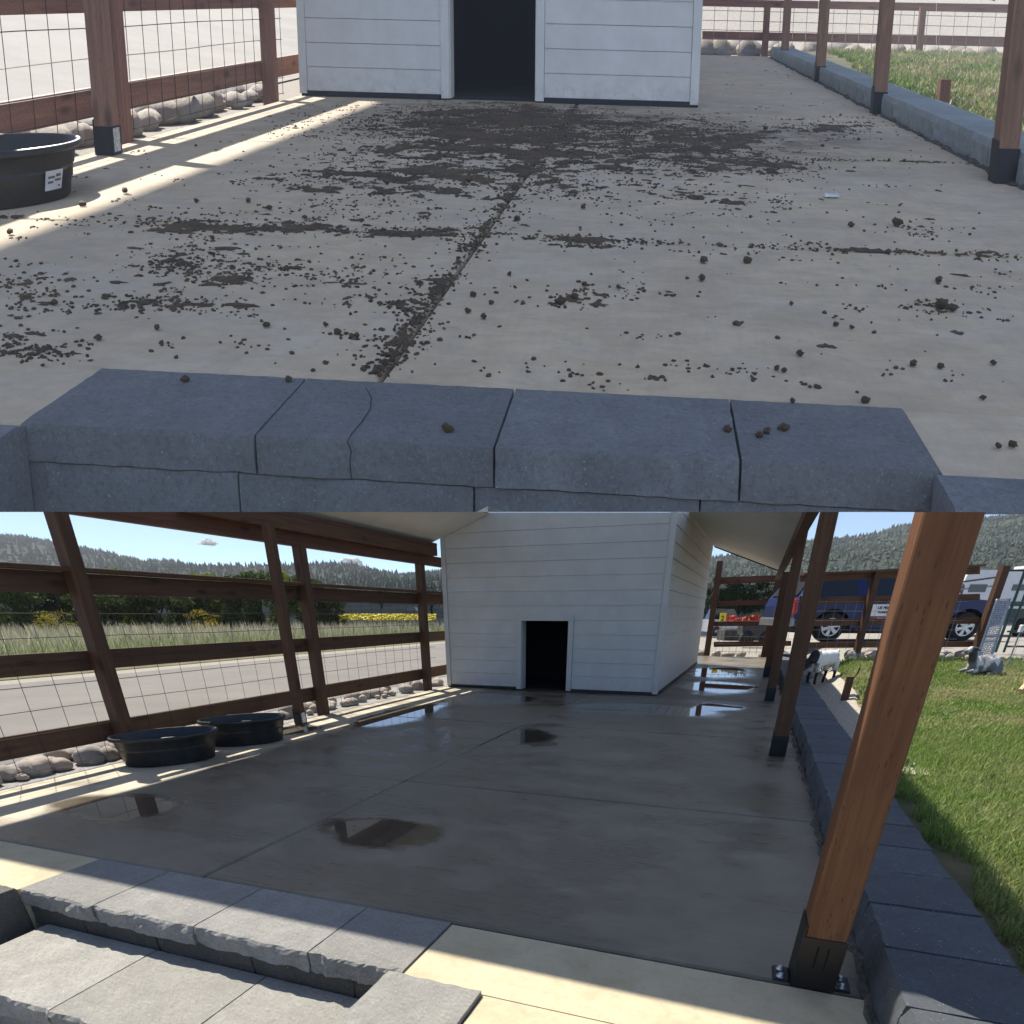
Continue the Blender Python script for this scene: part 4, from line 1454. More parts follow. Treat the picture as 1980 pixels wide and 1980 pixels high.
for i in range(1900):          # trodden clumps made of crumbs
    x, y = sample_px()
    p = FA.g(x, y)
    if not onfloor(p): continue
    sp = r9.uniform(.012, .06) * (1.5 if r9.random() < .15 else 1)
    for j in range(r9.integers(2, 13)):
        crumb((p[0] + r9.normal() * sp * 1.5, p[1] + r9.normal() * sp, .003), r9.uniform(.003, .0105), r9.uniform(.25, .8))
for i in range(3200):          # loose bits
    x, y = sample_px()
    p = FA.g(x, y)
    if onfloor(p):
        s = r9.uniform(.003, .011)
        crumb((p[0], p[1], s * .3), s, .7)
# matted layer: a ragged sheet with thickness wherever the droppings lie thick
def vnoise(x, y, seed):
    r_ = np.random.default_rng(seed); T = r_.random((256, 256))
    xi, yi = np.floor(x).astype(int), np.floor(y).astype(int); fx, fy = x - xi, y - yi
    fx = fx * fx * (3 - 2 * fx); fy = fy * fy * (3 - 2 * fy)
    t_ = lambda i, j: T[(xi + i) % 256, (yi + j) % 256]
    return (t_(0, 0) * (1 - fx) + t_(1, 0) * fx) * (1 - fy) + (t_(0, 1) * (1 - fx) + t_(1, 1) * fx) * fy


gb = np.arange(-6.2, .64, .0135); ga = np.arange(2.62, 12.22, .0165)
BB, AA = np.meshgrid(gb, ga)
W_ = FA.O + BB[..., None] * FA.M[:, 0] + AA[..., None] * FA.M[:, 1] - CAMP
zc3 = W_ @ FWD
PXX = PXC + FPX * (W_ @ RGT) / zc3; PYY = PYC - FPX * (W_ @ UPV) / zc3
dens = np.zeros_like(BB)
for (cx_, cy_), (sx_, sy_), w_ in GA:
    dens += min(.8, .22 + w_ / (sx_ * sy_) / .0026) * np.exp(-.5 * (((PXX - cx_) / sx_) ** 2 + ((PYY - cy_) / sy_) ** 2))
jl = np.abs(PXX - (716 + (1111 - 716) * (738 - PYY) / 530)) / (4 + 9 * np.clip((PYY - 200) / 540, 0, 1))
dens = np.maximum(dens, .92 * np.exp(-jl ** 2) * (.55 + .6 * vnoise(AA * 2.3, BB * .1, 77)))
tl = np.abs(PYY - (424 + 73 * (PXX - 130) / 1850)) / 2.6
dens = np.maximum(dens, .8 * np.exp(-tl ** 2) * (.35 + .8 * vnoise(BB * 1.4, AA * .1, 78)))
dens = np.clip(dens, 0, .86)
N_ = np.zeros_like(BB); tot = 0
for o_, (f_, w_) in enumerate(((2.6, .9), (6, 1.0), (14, 1.0), (30, .8), (58, .5))):
    N_ += w_ * vnoise(BB * f_ * .8, AA * f_ * 1.15, 300 + o_); tot += w_
N_ = (N_ / tot - .5) * 1.75 + .5
ex = N_ - (1.06 - .66 * dens)
keep = ex > 0
Hh = np.clip(ex, 0, .4) * .035 + .009 * np.clip(ex * 8, 0, 1) * vnoise(BB * 75, AA * 75, 401)
q_ = keep[:-1, :-1].astype(int) + keep[1:, :-1] + keep[:-1, 1:] + keep[1:, 1:] >= 2
jj, ii = np.nonzero(q_)
nb_ = len(gb)
ids = np.stack([jj * nb_ + ii, jj * nb_ + ii + 1, (jj + 1) * nb_ + ii + 1, (jj + 1) * nb_ + ii], 1)
us_, inv = np.unique(ids, return_inverse=True)
rj = np.random.default_rng(31)
VV = np.stack([BB.ravel()[us_] + rj.normal(size=len(us_)) * .0022, AA.ravel()[us_] + rj.normal(size=len(us_)) * .0026, .0012 + Hh.ravel()[us_]], 1)
print('MAT quads', len(ids))
mesh_obj('dung_mat', VV, [tuple(q) for q in inv.reshape(-1, 4).tolist()], dm, FA, kind='stuff', label='matted layer of droppings before the doorway and along the joints', cat='droppings')
SM.build('dung_smears', dm, FA, kind='stuff', label='flat matted smears of droppings trodden onto the upper patio', cat='droppings')
LVa = np.concatenate(LV); LFa = [tuple(f) for f in np.concatenate(LF)]
mesh_obj('dung_litter', LVa, LFa, dm, FA, kind='stuff', label='trodden crumbs of goat droppings spread over the upper patio', cat='droppings')
pel = []
for i in range(8):
    b = MB(); rr = np.random.default_rng(200 + i)
    v, f = ICO[1]
    V = []
    an = rr.uniform(0, 6.28); e = rr.uniform(.75, 1.0)
    for p in v:
        k = 1 + .55 * nz(np.array(p) + i * 5.0, 1.7) + .25 * nz(np.array(p) + i * 3.0, 4.0)
        x, y, z = p[0] * k * 1.15, p[1] * k * e * .9, p[2] * k * .68
        V.append((x * math.cos(an) - y * math.sin(an), x * math.sin(an) + y * math.cos(an), z))
    pel.append(mesh_data('dung_pellet', np.array(V), f, dm, FA, np.zeros(3), True))
PP = [(515, 635), (190, 660), (680, 657), (304, 640), (653, 648), (866, 839, 1.3), (1406, 838), (1483, 842, .9), (1468, 849, .9), (1515, 836, 1.1), (1360, 510, 1.6), (1357, 545, 1.5), (1445, 510, 1.5), (1735, 438, 2.2), (1645, 440, 1.4), (1815, 548, 1.3), (1820, 598, 2.0), (1840, 604, 1.5),
      (1818, 715), (1530, 592, .8), (1616, 632, .8), (1647, 638, .7), (1546, 690), (1502, 718, .8), (1516, 722, .8), (358, 741), (558, 741), (1532, 782, .8), (1673, 781), (907, 354, 1.6), (748, 358, 1.4), (1128, 405, 1.4), (1000, 428, 1.4), (520, 407, 1.3), (480, 393, 1.4), (242, 375, 1.7), (160, 400, 1.4), (380, 393, 1.2), (935, 618), (985, 535, .9),
      (1130, 555), (1085, 590, 1.5), (1110, 580, 1.3), (1195, 560, .9), (915, 575), (905, 607), (690, 655, .9), (1625, 225, 1.2), (1480, 252, 1.8), (1900, 775, .7), (1957, 868), (1930, 870, .8), (950, 590, .8), (630, 633, .8), (1920, 707, .8), (1420, 630, .7), (1660, 272, 1.2), (1590, 285, 1.2), (20, 455, 1.5), (30, 395, 1.2)]
for q in range(70):
    x, y = sample_px()
    PP.append((x, y, r9.uniform(.5, 1.1)))
k = 0
for q in PP:
    p = FA.g(q[0], q[1]); s = (q[2] if len(q) > 2 else 1.0) * .0135
    if p[1] < 2.1: continue
    if p[1] > 2.6 and not onfloor(p): continue
    inst('dung_pellet', pel[k % 8], FA, (p[0], p[1], s * .7 + .004), s, label='dark lump of goat droppings lying loose on the upper patio', cat='droppings', group='loose droppings on the upper patio')
    k += 1
p = FA.g(1608, 383)
mb = rough_box(p[0] - .055, p[0] + .05, p[1] - .03, p[1] + .03, .003, .03, (6, 4, 2), lambda p_, h: np.array([0, 0, .012 * nz(p_, 30)]) - h * .006)
mb.build('paper_scrap', PLAIN(FA, (.72, .73, .74), .7), FA, label='small white scrap of paper lying among the droppings', cat='paper scrap')

# ================================================================== lower place, right hand background
def onY(px, py, Y):
    d = ray(px, py); t = Y / d[1]; return CAMP + d * t


YF = 14.2
ff = empty('board_fence', FW, onY(1700, 1270, YF), 'brown four rail fence across the back of the lawn in front of the car', 'fence')


def qrail(px0, px1, t0, b0, t1, b1, Y, par, seed, th=.045):
    p = [onY(px0, t0, Y), onY(px1, t1, Y), onY(px0, b0, Y), onY(px1, b1, Y)]
    MB().hex([(p[2][0], Y, p[2][2]), (p[3][0], Y, p[3][2]), (p[3][0], Y + th, p[3][2]), (p[2][0], Y + th, p[2][2]),
              (p[0][0], Y, p[0][2]), (p[1][0], Y, p[1][2]), (p[1][0], Y + th, p[1][2]), (p[0][0], Y + th, p[0][2])]).build('rail', mat('wood', FW, 0, .17, .075, .037, seed), FW, par)


RL = [(1113, 1125, 1096, 1110), (1155, 1169, 1148, 1160), (1197, 1211, 1194, 1206), (1242, 1253, 1240, 1251)]
lerp = lambda a, b, t: a + (b - a) * t
for i, (t0, b0, t1, b1) in enumerate(RL):
    for q, (f0, f1) in enumerate(((0, .36), (.361, 1.0))):
        qrail(lerp(1548, 1895, f0), lerp(1548, 1895, f1), lerp(t0, t1, f0), lerp(b0, b1, f0), lerp(t0, t1, f1), lerp(b0, b1, f1), YF, ff, i * 2.3 + q)
for px, pt, w in ((1655, 1106, .125), (1884, 1094, .15)):
    base = onY(px, 1266, YF - .08); top = onY(px + 30, pt, YF - .08)[2]
    post(FW, base[0], YF - .08, w, base[2] - .12, top, 'post', parent=ff, seed=px * .013, col=(.115, .055, .03))
p0, p1 = onY(1548, 1113, YF), onY(1895, 1096, YF)
MB().hex([(p0[0], YF - .17, p0[2] + .003), (p1[0], YF - .17, p1[2] + .003), (p1[0], YF + .06, p1[2] + .003), (p0[0], YF + .06, p0[2] + .003),
          (p0[0], YF - .17, p0[2] + .035), (p1[0], YF - .17, p1[2] + .035), (p1[0], YF + .06, p1[2] + .035), (p0[0], YF + .06, p0[2] + .035)]).build('cap_board', mat('wood', FW, 0, .16, .075, .04, 9.0), FW, ff)
w = MB()
zb, zt = onY(1700, 1258, YF)[2], onY(1700, 1160, YF)[2]
for x in np.arange(p0[0], p1[0], .22):
    w.tube([(x, YF - .012, zb), (x, YF - .012, zt)], .0035, 4, 0, False)
for z in np.linspace(zb + .05, zt - .03, 6):
    w.tube([(p0[0], YF - .017, z), (p1[0], YF - .017, z)], .0035, 4, 0, False)
w.build('wire_mesh', PLAIN(FW, (.35, .35, .35), .4, .6), FW, ff)
# fence section at the end of the walkway
f2 = empty('board_fence', FB, (-.4, 25.3, 0), 'brown four rail fence closing the far end of the walkway', 'fence')
for i, (yt, yb, yt2, yb2) in enumerate([(1117, 1130, 1112, 1125), (1163, 1172, 1159, 1169), (1202, 1211, 1201, 1210), (1241, 1251, 1240, 1250)]):
    p = [FB.on(1, 1380, yt, 25.3), FB.on(1, 1530, yt2 - 1, 25.3), FB.on(1, 1380, yb, 25.3), FB.on(1, 1530, yb2 - 1, 25.3)]
    MB().hex([(p[2][0], 25.3, p[2][2]), (p[3][0], 25.3, p[3][2]), (p[3][0], 25.35, p[3][2]), (p[2][0], 25.35, p[2][2]),
              (p[0][0], 25.3, p[0][2]), (p[1][0], 25.3, p[1][2]), (p[1][0], 25.35, p[1][2]), (p[0][0], 25.35, p[0][2])]).build('rail', mat('wood', FB, 0, .14, .058, .032, i * 1.9), FB, f2)
for px in (1367, 1478):
    p = FB.on(1, px, 1262, 25.2)
    post(FB, p[0], 25.2, .2, -.05, FB.on(1, px + 20, 1085 if px < 1400 else 1112, 25.2)[2], 'post', parent=f2, seed=px * .02, col=(.10, .047, .025))
w = MB()
x0, x1 = FB.on(1, 1372, 1250, 25.28)[0], FB.on(1, 1478, 1250, 25.28)[0]
for x in np.linspace(x0, x1, 9):
    w.tube([(x, 25.28, .05), (x, 25.28, 1.15)], .006, 4, 0, False)
for z in (.15, .4, .65, .9, 1.15):
    w.tube([(x0, 25.275, z), (x1, 25.275, z)], .006, 4, 0, False)
w.build('wire_mesh', PLAIN(FB, (.12, .11, .10), .5, .4), FB, f2)

# rocks below these fences
rC = random.Random(6)
pts = []
for i in range(56):
    px = rC.uniform(1560, 1895); Y = rC.uniform(13.75, 14.7)
    X = onY(px, 1262, Y)[0]
    q = FB.I @ np.array([X, Y, 0])
    pts.append(((q[0], q[1], zlawn(q[0], q[1]) - .03), rC.uniform(.07, .15)))
rocks(FB, pts, 'grey river rock below the fence at the back of the lawn', 'rocks along the back of the lawn')
rocks(FB, [((rC.uniform(-2.2, 1.0), rC.uniform(25.5, 26.0), -.05), rC.uniform(.12, .24)) for i in range(18)], 'river rock at the far end of the wet walkway', 'rocks at the walkway end')

# stub post in the lawn
p = snap(1632, 1356)
st = post(FB, p[0], p[1], .105, p[2] - .05, p[2] + .37, 'stub_post', 'short cut off wooden post with a hook in the lower lawn', 'stub post', seed=4.4, col=(.13, .06, .03))
MB().tube([(p[0] + .05, p[1], p[2] + .34), (p[0] + .09, p[1], p[2] + .42), (p[0] + .10, p[1], p[2] + .50)], .012, 6).build('iron_hook', PLAIN(FB, (.03, .028, .026), .6, .5), FB, st)


# ---- car
P1, P2 = snap(1599, 1241), snap(1856, 1240)
W1, W2 = FB.w(P1), FB.w(P2)
zc_ = min(W1[2], W2[2])
ax = unit(np.array([W2[0] - W1[0], W2[1] - W1[1], 0])); ck = math.hypot(W2[0] - W1[0], W2[1] - W1[1]) / 3.3
FC = Frame([W1[0], W1[1], W1[2] - .01], ck * np.array([ax, [-ax[1], ax[0], 0], [0, 0, .88]]).T, 1.0)
print('CAR scale', ck, W1, W2)
car = empty('parked_car', FC, (1.65, 0, 0), 'dark blue large estate car with a white door sign parked behind the fence', 'car')
blue = mat('paint', FC, (.010, .022, .095))


def arch(cx, r, n=9):
    return [(cx + r * math.cos(a), .36 + r * math.sin(a)) for a in np.linspace(math.pi, 0, n)]


prof = [(-.93, .48), (-.62, .36)] + arch(0, .47) + [(.55, .34), (2.75, .34)] + arch(3.3, .47) + [(3.85, .36), (4.2, .45), (4.24, .80), (4.12, .98), (3.2, 1.07), (2.85, 1.10), (-.90, 1.10), (-.97, .9)]
MB().prism(prof, .0, 1.9).build('body', blue, FC, car)
gh = MB()
gh.hex([(-.90, .02, 1.10), (2.9, .02, 1.10), (2.9, 1.88, 1.10), (-.90, 1.88, 1.10), (-.52, .20, 1.70), (2.15, .20, 1.70), (2.15, 1.70, 1.70), (-.52, 1.70, 1.70)])
gh.build('cabin', blue, FC, car)
def pane(x0, x1, x2, x3, nm='side_window'):
    s = lambda x, z: (x, .02 + .18 * (z - 1.10) / .6 - .006, z)
    MB().add([s(x0, 1.14), s(x1, 1.14), s(x2, 1.62), s(x3, 1.62)], [(0, 1, 2, 3)]).build(nm, mat('glass', FC), FC, car)
pane(-.70, .50, .45, -.42); pane(.74, 1.62, 1.52, .68); pane(1.76, 2.66, 2.12, 1.66)
MB().add([(-.905, .15, 1.16), (-.905, 1.75, 1.16), (-.57, 1.6, 1.62), (-.57, .3, 1.62)], [(0, 1, 2, 3)]).build('rear_window', mat('glass', FC), FC, car)
MB().tube([(-.86, .035, 1.12), (-.50, .2, 1.69)], .02, 5).build('chrome_strip', mat('tin', FC), FC, car)
MB().bbox(-.985, -.9, .0 - .006, .14, .70, 1.06, .01).build('tail_light', PLAIN(FC, (.42, .012, .012), .25), FC, car)
MB().bbox(-1.05, -.90, -.01, 1.91, .40, .60, .02).build('bumper', PLAIN(FC, (.25, .25, .26), .3, .6), FC, car)
MB().box(.58, 2.72, -.07, .02, .27, .33).build('running_board', PLAIN(FC, (.03, .03, .03), .6), FC, car)
MB().box(-.55, 3.9, .05, 1.85, .22, .45).build('underbody', PLAIN(FC, (.008, .008, .008), .8), FC, car)
MB().box(.62, .625, -.004, .001, .40, 1.08).build('door_seam', PLAIN(FC, (.003, .003, .004), .9), FC, car)
MB().box(1.69, 1.695, -.004, .001, .40, 1.08).build('door_seam', PLAIN(FC, (.003, .003, .004), .9), FC, car)
for x in (.72, 1.78):
    MB().bbox(x, x + .2, -.03, .0, .93, .97, .008).build('door_handle', PLAIN(FC, (.02, .03, .09), .25), FC, car)
MB().bbox(2.45, 2.6, -.2, .0, 1.12, 1.28, .02).build('mirror', blue, FC, car)
for cx in (0, 3.3):
    wh = empty('wheel', FC, (cx, 0, 0), None, None)
    wh.parent = car; wh.location = tuple(FC.w((cx, 0, 0)) - WL[car.name])
    MB().lathe([(.215, .0), (.30, -.012), (.355, .01), (.375, .05), (.375, .20), (.34, .24), (.2, .24)], (cx, .0, .375), n=30, axis='y').build('tyre', PLAIN(FC, (.012, .012, .012), .8), FC, wh, True)
    rm = MB().lathe([(.225, .012), (.225, -.014), (.20, -.014), (.195, .03)], (cx, .0, .375), n=30, axis='y')
    rm.lathe([(.0, -.02), (.05, -.018), (.06, .03)], (cx, 0, .375), n=12, axis='y')
    for q in range(6):
        an = q * math.pi / 3 + .3
        d = np.array([math.cos(an), 0, math.sin(an)]); n_ = np.array([-math.sin(an), 0, math.cos(an)])
        c0 = np.array([cx, 0, .375])
        V = [c0 + d * .04 - n_ * .03, c0 + d * .04 + n_ * .03, c0 + d * .205 + n_ * .05, c0 + d * .205 - n_ * .05]
        rm.add([v + np.array([0, -.012, 0]) for v in V] + [v + np.array([0, .03, 0]) for v in V], [(0, 1, 2, 3), (0, 4, 5, 1), (2, 6, 7, 3), (1, 5, 6, 2), (0, 3, 7, 4)])
    rm.build('rim', PLAIN(FC, (.50, .50, .51), .3, .7), FC, wh)
    MB().lathe([(0, .035), (.21, .035)], (cx, 0, .375), n=24, axis='y').build('brake_disc', PLAIN(FC, (.02, .02, .02), .7), FC, wh)


def text(body, size, fr, p, m, parent, ex=.0015, name='lettering', bold=0.0):
    """text lying in the x,z plane of a frame, facing -y"""
    cu = bpy.data.curves.new(name, 'FONT'); cu.body = body; cu.size = size; cu.offset = bold; cu.extrude = ex; cu.align_x = 'LEFT'
    o = bpy.data.objects.new(name + '_tmp', cu); COL.objects.link(o)
    dg = bpy.context.evaluated_depsgraph_get(); dg.update()
    me = bpy.data.meshes.new_from_object(o.evaluated_get(dg))
    V = np.array([v.co[:] for v in me.vertices]); F = [tuple(f.vertices) for f in me.polygons]
    bpy.data.objects.remove(o); bpy.data.curves.remove(cu); bpy.data.meshes.remove(me)
    return mesh_obj(name, np.stack([p[0] + V[:, 0], p[1] - V[:, 2], p[2] + V[:, 1]], 1), F, m, fr, parent)


sg = MB().box(.83, 1.66, -.012, -.003, .60, .93).build('door_sign', PLAIN(FC, (.74, .75, .76), .5, 0.0, .04), FC, car)
MB().box(.83, 1.66, -.016, -.0125, .50, .645).build('red_band', PLAIN(FC, (.26, .03, .045), .5, 0.0, .05), FC, sg)
text('UE PRESSURE', .093, FC, (1.03, -.014, .815), PLAIN(FC, (.02, .02, .025), .6), sg, bold=.004)
text('WASHING', .075, FC, (1.06, -.014, .715), PLAIN(FC, (.02, .02, .025), .6), sg, bold=.004)
text('899-8174', .10, FC, (1.07, -.018, .535), PLAIN(FC, (.75, .75, .76), .6), sg, bold=.003)

# ---- travel trailer
YR = 24.0
xl, xr_ = onY(1852, 1150, YR)[0], onY(2080, 1150, YR)[0]
zt_, zb_ = onY(1980, 1102, YR)[2], onY(1980, 1176, YR)[2]
rv = empty('travel_trailer', FW, ((xl + xr_) / 2, YR, zb_ - .5), 'white travel trailer with black window and swoosh behind the fence corner', 'trailer')
MB().prism([(xl, zb_), (xr_, zb_), (xr_, zt_), (xl + .5, zt_), (xl + .12, zt_ - .15), (xl, zt_ - .7)], YR, YR + 2.4).build('body', PLAIN(FW, (.68, .69, .70), .35, 0.0, .03), FW, rv)
def rvq(px0, px1, py0, py1, nm, m, d=.01, par=None, skew=0):
    a_, b_ = onY(px0, py1, YR - d), onY(px1, py0, YR - d)
    MB().hex([(a_[0], YR - d, a_[2]), (b_[0], YR - d, a_[2] + skew), (b_[0], YR - .001, a_[2] + skew), (a_[0], YR - .001, a_[2]), (a_[0], YR - d, b_[2]), (b_[0], YR - d, b_[2] + skew), (b_[0], YR - .001, b_[2] + skew), (a_[0], YR - .001, b_[2])]).build(nm, m, FW, par or rv)
blk = mat('glass', FW)
rvq(1872, 1910, 1130, 1145, 'window', blk, .02)
rvq(1858, 1922, 1124, 1127, 'swoosh', PLAIN(FW, (.03, .03, .035), .4), .012, None, .14)
rvq(1856, 1918, 1138, 1141, 'swoosh', PLAIN(FW, (.25, .25, .26), .4), .008, None, .1)
rvq(1856, 1868, 1127, 1146, 'swoosh', PLAIN(FW, (.07, .07, .08), .4), .006, None, -.1)
rvq(1956, 1990, 1130, 1142, 'window', blk, .02)
rvq(1930, 2060, 1163, 1172, 'dark_skirt', PLAIN(FW, (.05, .05, .055), .5), .012)
rvq(1960, 2040, 1096, 1101, 'roof_vent', PLAIN(FW, (.68, .68, .68), .5), -1.0)
for px in (1990, 2030):
    c_ = onY(px, 1192, YR - .05)
    MB().lathe([(.1, -.02), (.3, -.01), (.34, .05), (.34, .2)], (c_[0], YR - .05, .95), n=20, axis='y').build('wheel', PLAIN(FW, (.015, .015, .015), .8), FW, rv, True)

# ---- green tube gate, wire fence, stake and leaning grid panel
grn = PLAIN(FW, (.012, .055, .045), .4)
YG_ = 14.6
gt = empty('tube_gate', FW, onY(1960, 1262, YG_), 'dark green tube gate with tall posts at the right edge', 'gate')
for (xa, ya, xb, yb_, r_) in [(1975, 1040, 1928, 1252, .03), (1990, 1075, 1944, 1252, .025)]:
    b0, t0 = onY(xb, yb_, YG_), onY(xa, ya, YG_)
    MB().tube([(b0[0], YG_, b0[2] - .1), (b0[0], YG_, t0[2])], r_, 8).build('gate_post', grn, FW, gt)
for y in (1103, 1170, 1193, 1221, 1250):
    a_ = onY(1948, y, YG_); MB().tube([(a_[0], YG_, a_[2]), (a_[0] + 2.6, YG_, a_[2])], .02, 7).build('gate_rail', grn, FW, gt)
wf = empty('wire_fence', FW, onY(1945, 1295, 13.0), 'grey wire fence on a steel stake beside the leaning panel', 'fence')
s0 = onY(1943, 1300, 12.2); s1 = onY(1950, 1208, 12.2)
MB().tube([(s0[0], 12.2, s0[2]), (s0[0], 12.2, s1[2])], .014, 6).build('stake', PLAIN(FW, (.28, .33, .30), .5, .4), FW, wf)
MB().bbox(s0[0] - .03, s0[0] + .03, 12.16, 12.24, s1[2] - .12, s1[2], .01).build('insulator', PLAIN(FW, (.8, .8, .8), .4), FW, wf)
w = MB()
for i in range(7):
    z = s0[2] + .08 + i * .12
    w.tube([(s0[0] - .05, 12.23, z), (s0[0] + 2.0, 12.0, z - .06)], .003, 4, 0, False)
for i in range(12):
    x = s0[0] + .05 + i * .16
    w.tube([(x, 12.21, s0[2]), (x, 12.2, s0[2] + .85)], .003, 4, 0, False)
w.build('wire_mesh', PLAIN(FW, (.4, .42, .42), .4, .6), FW, wf)
lp_ = empty('grid_panel', FW, onY(1900, 1270, 13.3), 'galvanised grid panel leaning on the fence end post behind the grey goat', 'panel')
q = [onY(1890, 1268, 13.25), onY(1917, 1273, 13.25), onY(1955, 1158, 13.75), onY(1927, 1159, 13.75)]
tin = mat('tin', FW)
MB().tube(q + [q[0], q[1]], .018, 6).build('frame', tin, FW, lp_)
off = np.array([.05, .1, 0])
MB().tube([q[1] + off, q[2] + off], .018, 6).build('frame', tin, FW, lp_)
for i in range(1, 9):
    f_ = i / 9; MB().tube([lerp(q[0], q[1], f_), lerp(q[3], q[2], f_)], .006, 4).build('grid_bar', tin, FW, lp_)
for i in range(1, 30):
    f_ = i / 30; MB().tube([lerp(q[0], q[3], f_), lerp(q[1], q[2], f_)], .0055, 4).build('grid_bar', tin, FW, lp_)
sl = MB()
for i in range(9):
    for j in range(30):
        if (i * 7 + j * 3 + (i * j) % 4) % 3 == 0: continue
        u0, u1, v0, v1 = i / 9 + .02, (i + 1) / 9 - .02, j / 30 + .006, (j + .62) / 30
        g4 = lambda u, v: lerp(lerp(q[0], q[1], u), lerp(q[3], q[2], u), v) + np.array([0, .012, 0])
        sl.add([g4(u0, v0), g4(u1, v0), g4(u1, v1), g4(u0, v1)], [(0, 1, 2, 3)])
sl.build('woven_strips', PLAIN(FW, (.66, .67, .66), .6, 0.0, .2, 40.0), FW, lp_, kind='stuff')

# ---- things across the far lot
def lot(px, py, Y):
    p = onY(px, py, Y); return p
Y = 34.0
p = lot(1398, 1192, Y)
ys = empty('yard_sign', FW, (p[0], Y, 0), 'small yellow yard sign with a black mark across the lot', 'sign')
MB().box(p[0] - .16, p[0] + .16, Y, Y + .02, 1.0, 1.42).build('board', PLAIN(FW, (.78, .60, .02), .5), FW, ys)
MB().tube([(p[0], Y + .03, -.05), (p[0], Y + .03, 1.02)], .02, 6).build('stake', PLAIN(FW, (.2, .2, .2)), FW, ys)
text('2', .32, FW, (p[0] - .09, Y - .004, 1.07), PLAIN(FW, (.02, .02, .02)), ys, bold=.01)
rb = empty('flower_bed', FW, lot(1440, 1188, 40), 'bed of red flowers edged with dark stone across the lot', 'flower bed')
fx = lot(1445, 1188, 40)[0]
V, F = leaf_crown([((fx + random.uniform(-1.1, 1.1), 40, random.uniform(.95, 1.22)), (.35, .3, .14)) for _ in range(12)], 450, .07, None, 5)
mesh_obj('flowers', V, F, PLAIN(FW, (.55, .04, .03), .6), FW, rb)
V, F = leaf_crown([((fx + random.uniform(-1.0, 1.2), 40.2, random.uniform(.8, 1.2)), (.4, .3, .25)) for _ in range(10)], 600, .07, None, 6)
mesh_obj('foliage', V, F, mat('leaf', FW, *MD), FW, rb)
MB().bbox(fx - 1.4, fx + 1.4, 39.3, 40.8, -.05, .55, .05).build('stone_edge', PLAIN(FW, (.06, .055, .05), .9, 0.0, .3, 4.0), FW, rb)
cx = lot(1413, 1184, 44)[0]
wc = empty('far_car', FW, (cx, 44, 0), 'small white car parked far across the lot', 'car')
MB().prism([(cx - 1.3, .3), (cx + 1.3, .3), (cx + 1.35, .9), (cx + .8, 1.0), (cx - 1.35, 1.05)], 44, 45.7).build('body', PLAIN(FW, (.6, .6, .62), .3), FW, wc)
MB().prism([(cx - 1.25, 1.05), (cx + .75, 1.0), (cx + .25, 1.65), (cx - 1.0, 1.68)], 44.15, 45.5).build('cabin', blk, FW, wc)
for q_ in (-.8, .85):
    MB().lathe([(.1, -.02), (.28, -.02), (.33, .05), (.33, .2)], (cx + q_, 43.98, .33), n=16, axis='y').build('wheel', PLAIN(FW, (.015, .015, .015)), FW, wc)
cx = lot(1470, 1192, 31)[0]
mo = empty('farm_quad', FW, (cx, 31, 0), 'dark farm quad standing by the far end of the walkway', 'quad bike')
for q_ in (-.45, .5):
    MB().lathe([(.08, -.1), (.28, -.1), (.34, -.04), (.34, .14), (.28, .2)], (cx + q_, 31, .34), n=18, axis='y').build('wheel', PLAIN(FW, (.014, .014, .014), .8), FW, mo, True)
MB().prism([(cx - .7, .5), (cx + .7, .5), (cx + .75, .85), (cx + .3, 1.0), (cx - .1, .9), (cx - .75, .95)], 31.0, 31.7).build('body', PLAIN(FW, (.02, .021, .023), .35), FW, mo)
MB().tube([(cx + .35, 31.3, .95), (cx + .25, 31.3, 1.25), (cx + .15, 31.0, 1.3)], .03, 6).build('handlebar', PLAIN(FW, (.05, .05, .05), .4), FW, mo)
MB().tube([(cx - .6, 31.1, .95), (cx - .62, 31.1, 1.35), (cx + .2, 31.1, 1.5)], .025, 6).build('rack', PLAIN(FW, (.05, .05, .05), .4), FW, mo)
for i, (px, Y, h, w_, c_, lab) in enumerate([(1385, 95, 5, 5, MD, 'leafy tree beyond the lot next to the house corner'), (1425, 110, 6.5, 7, DK, 'broad dark tree beyond the red flowers'), (1465, 100, 6, 6, MD, 'leafy tree beyond the farm quad'), (1405, 140, 8, 7, MD, 'tall pale tree far beyond the lot')]):
    tree(px, Y, h, w_, c_, 300 + i, lab, False, 1800, 0)


# ---- goats: one continuous body each
def goat(parts, tubes, fr, coat, label, voxel=.013):
    b = MB()
    for c, r in parts:
        b.blob(c, r, 2, 0, 0)
    for pts, rs in tubes:
        b.tube(pts, rs, 10)
    me = bpy.data.meshes.new('tmp'); me.from_pydata([tuple(map(float, v)) for v in b.v], [], b.f); me.update()
    o = bpy.data.objects.new('tmp', me); COL.objects.link(o)
    md = o.modifiers.new('r', 'REMESH'); md.mode = 'VOXEL'; md.voxel_size = voxel
    sm = o.modifiers.new('s', 'SMOOTH'); sm.factor = .5; sm.iterations = 4
    dg = bpy.context.evaluated_depsgraph_get(); dg.update()
    m2 = bpy.data.meshes.new_from_object(o.evaluated_get(dg))
    V = np.array([v.co[:] for v in m2.vertices]); F = [tuple(f.vertices) for f in m2.polygons]
    bpy.data.objects.remove(o); bpy.data.meshes.remove(me); bpy.data.meshes.remove(m2)
    c = np.zeros(3)
    m = mesh_data('body', V, F, mat('coat', FB, coat), fr, c, True)
    t = bpy.data.objects.new('goat', None)
    link(t, fr.w(c), None); props(t, label, 'goat')
    link(bpy.data.objects.new('body', m), fr.w(c), t)
    return t


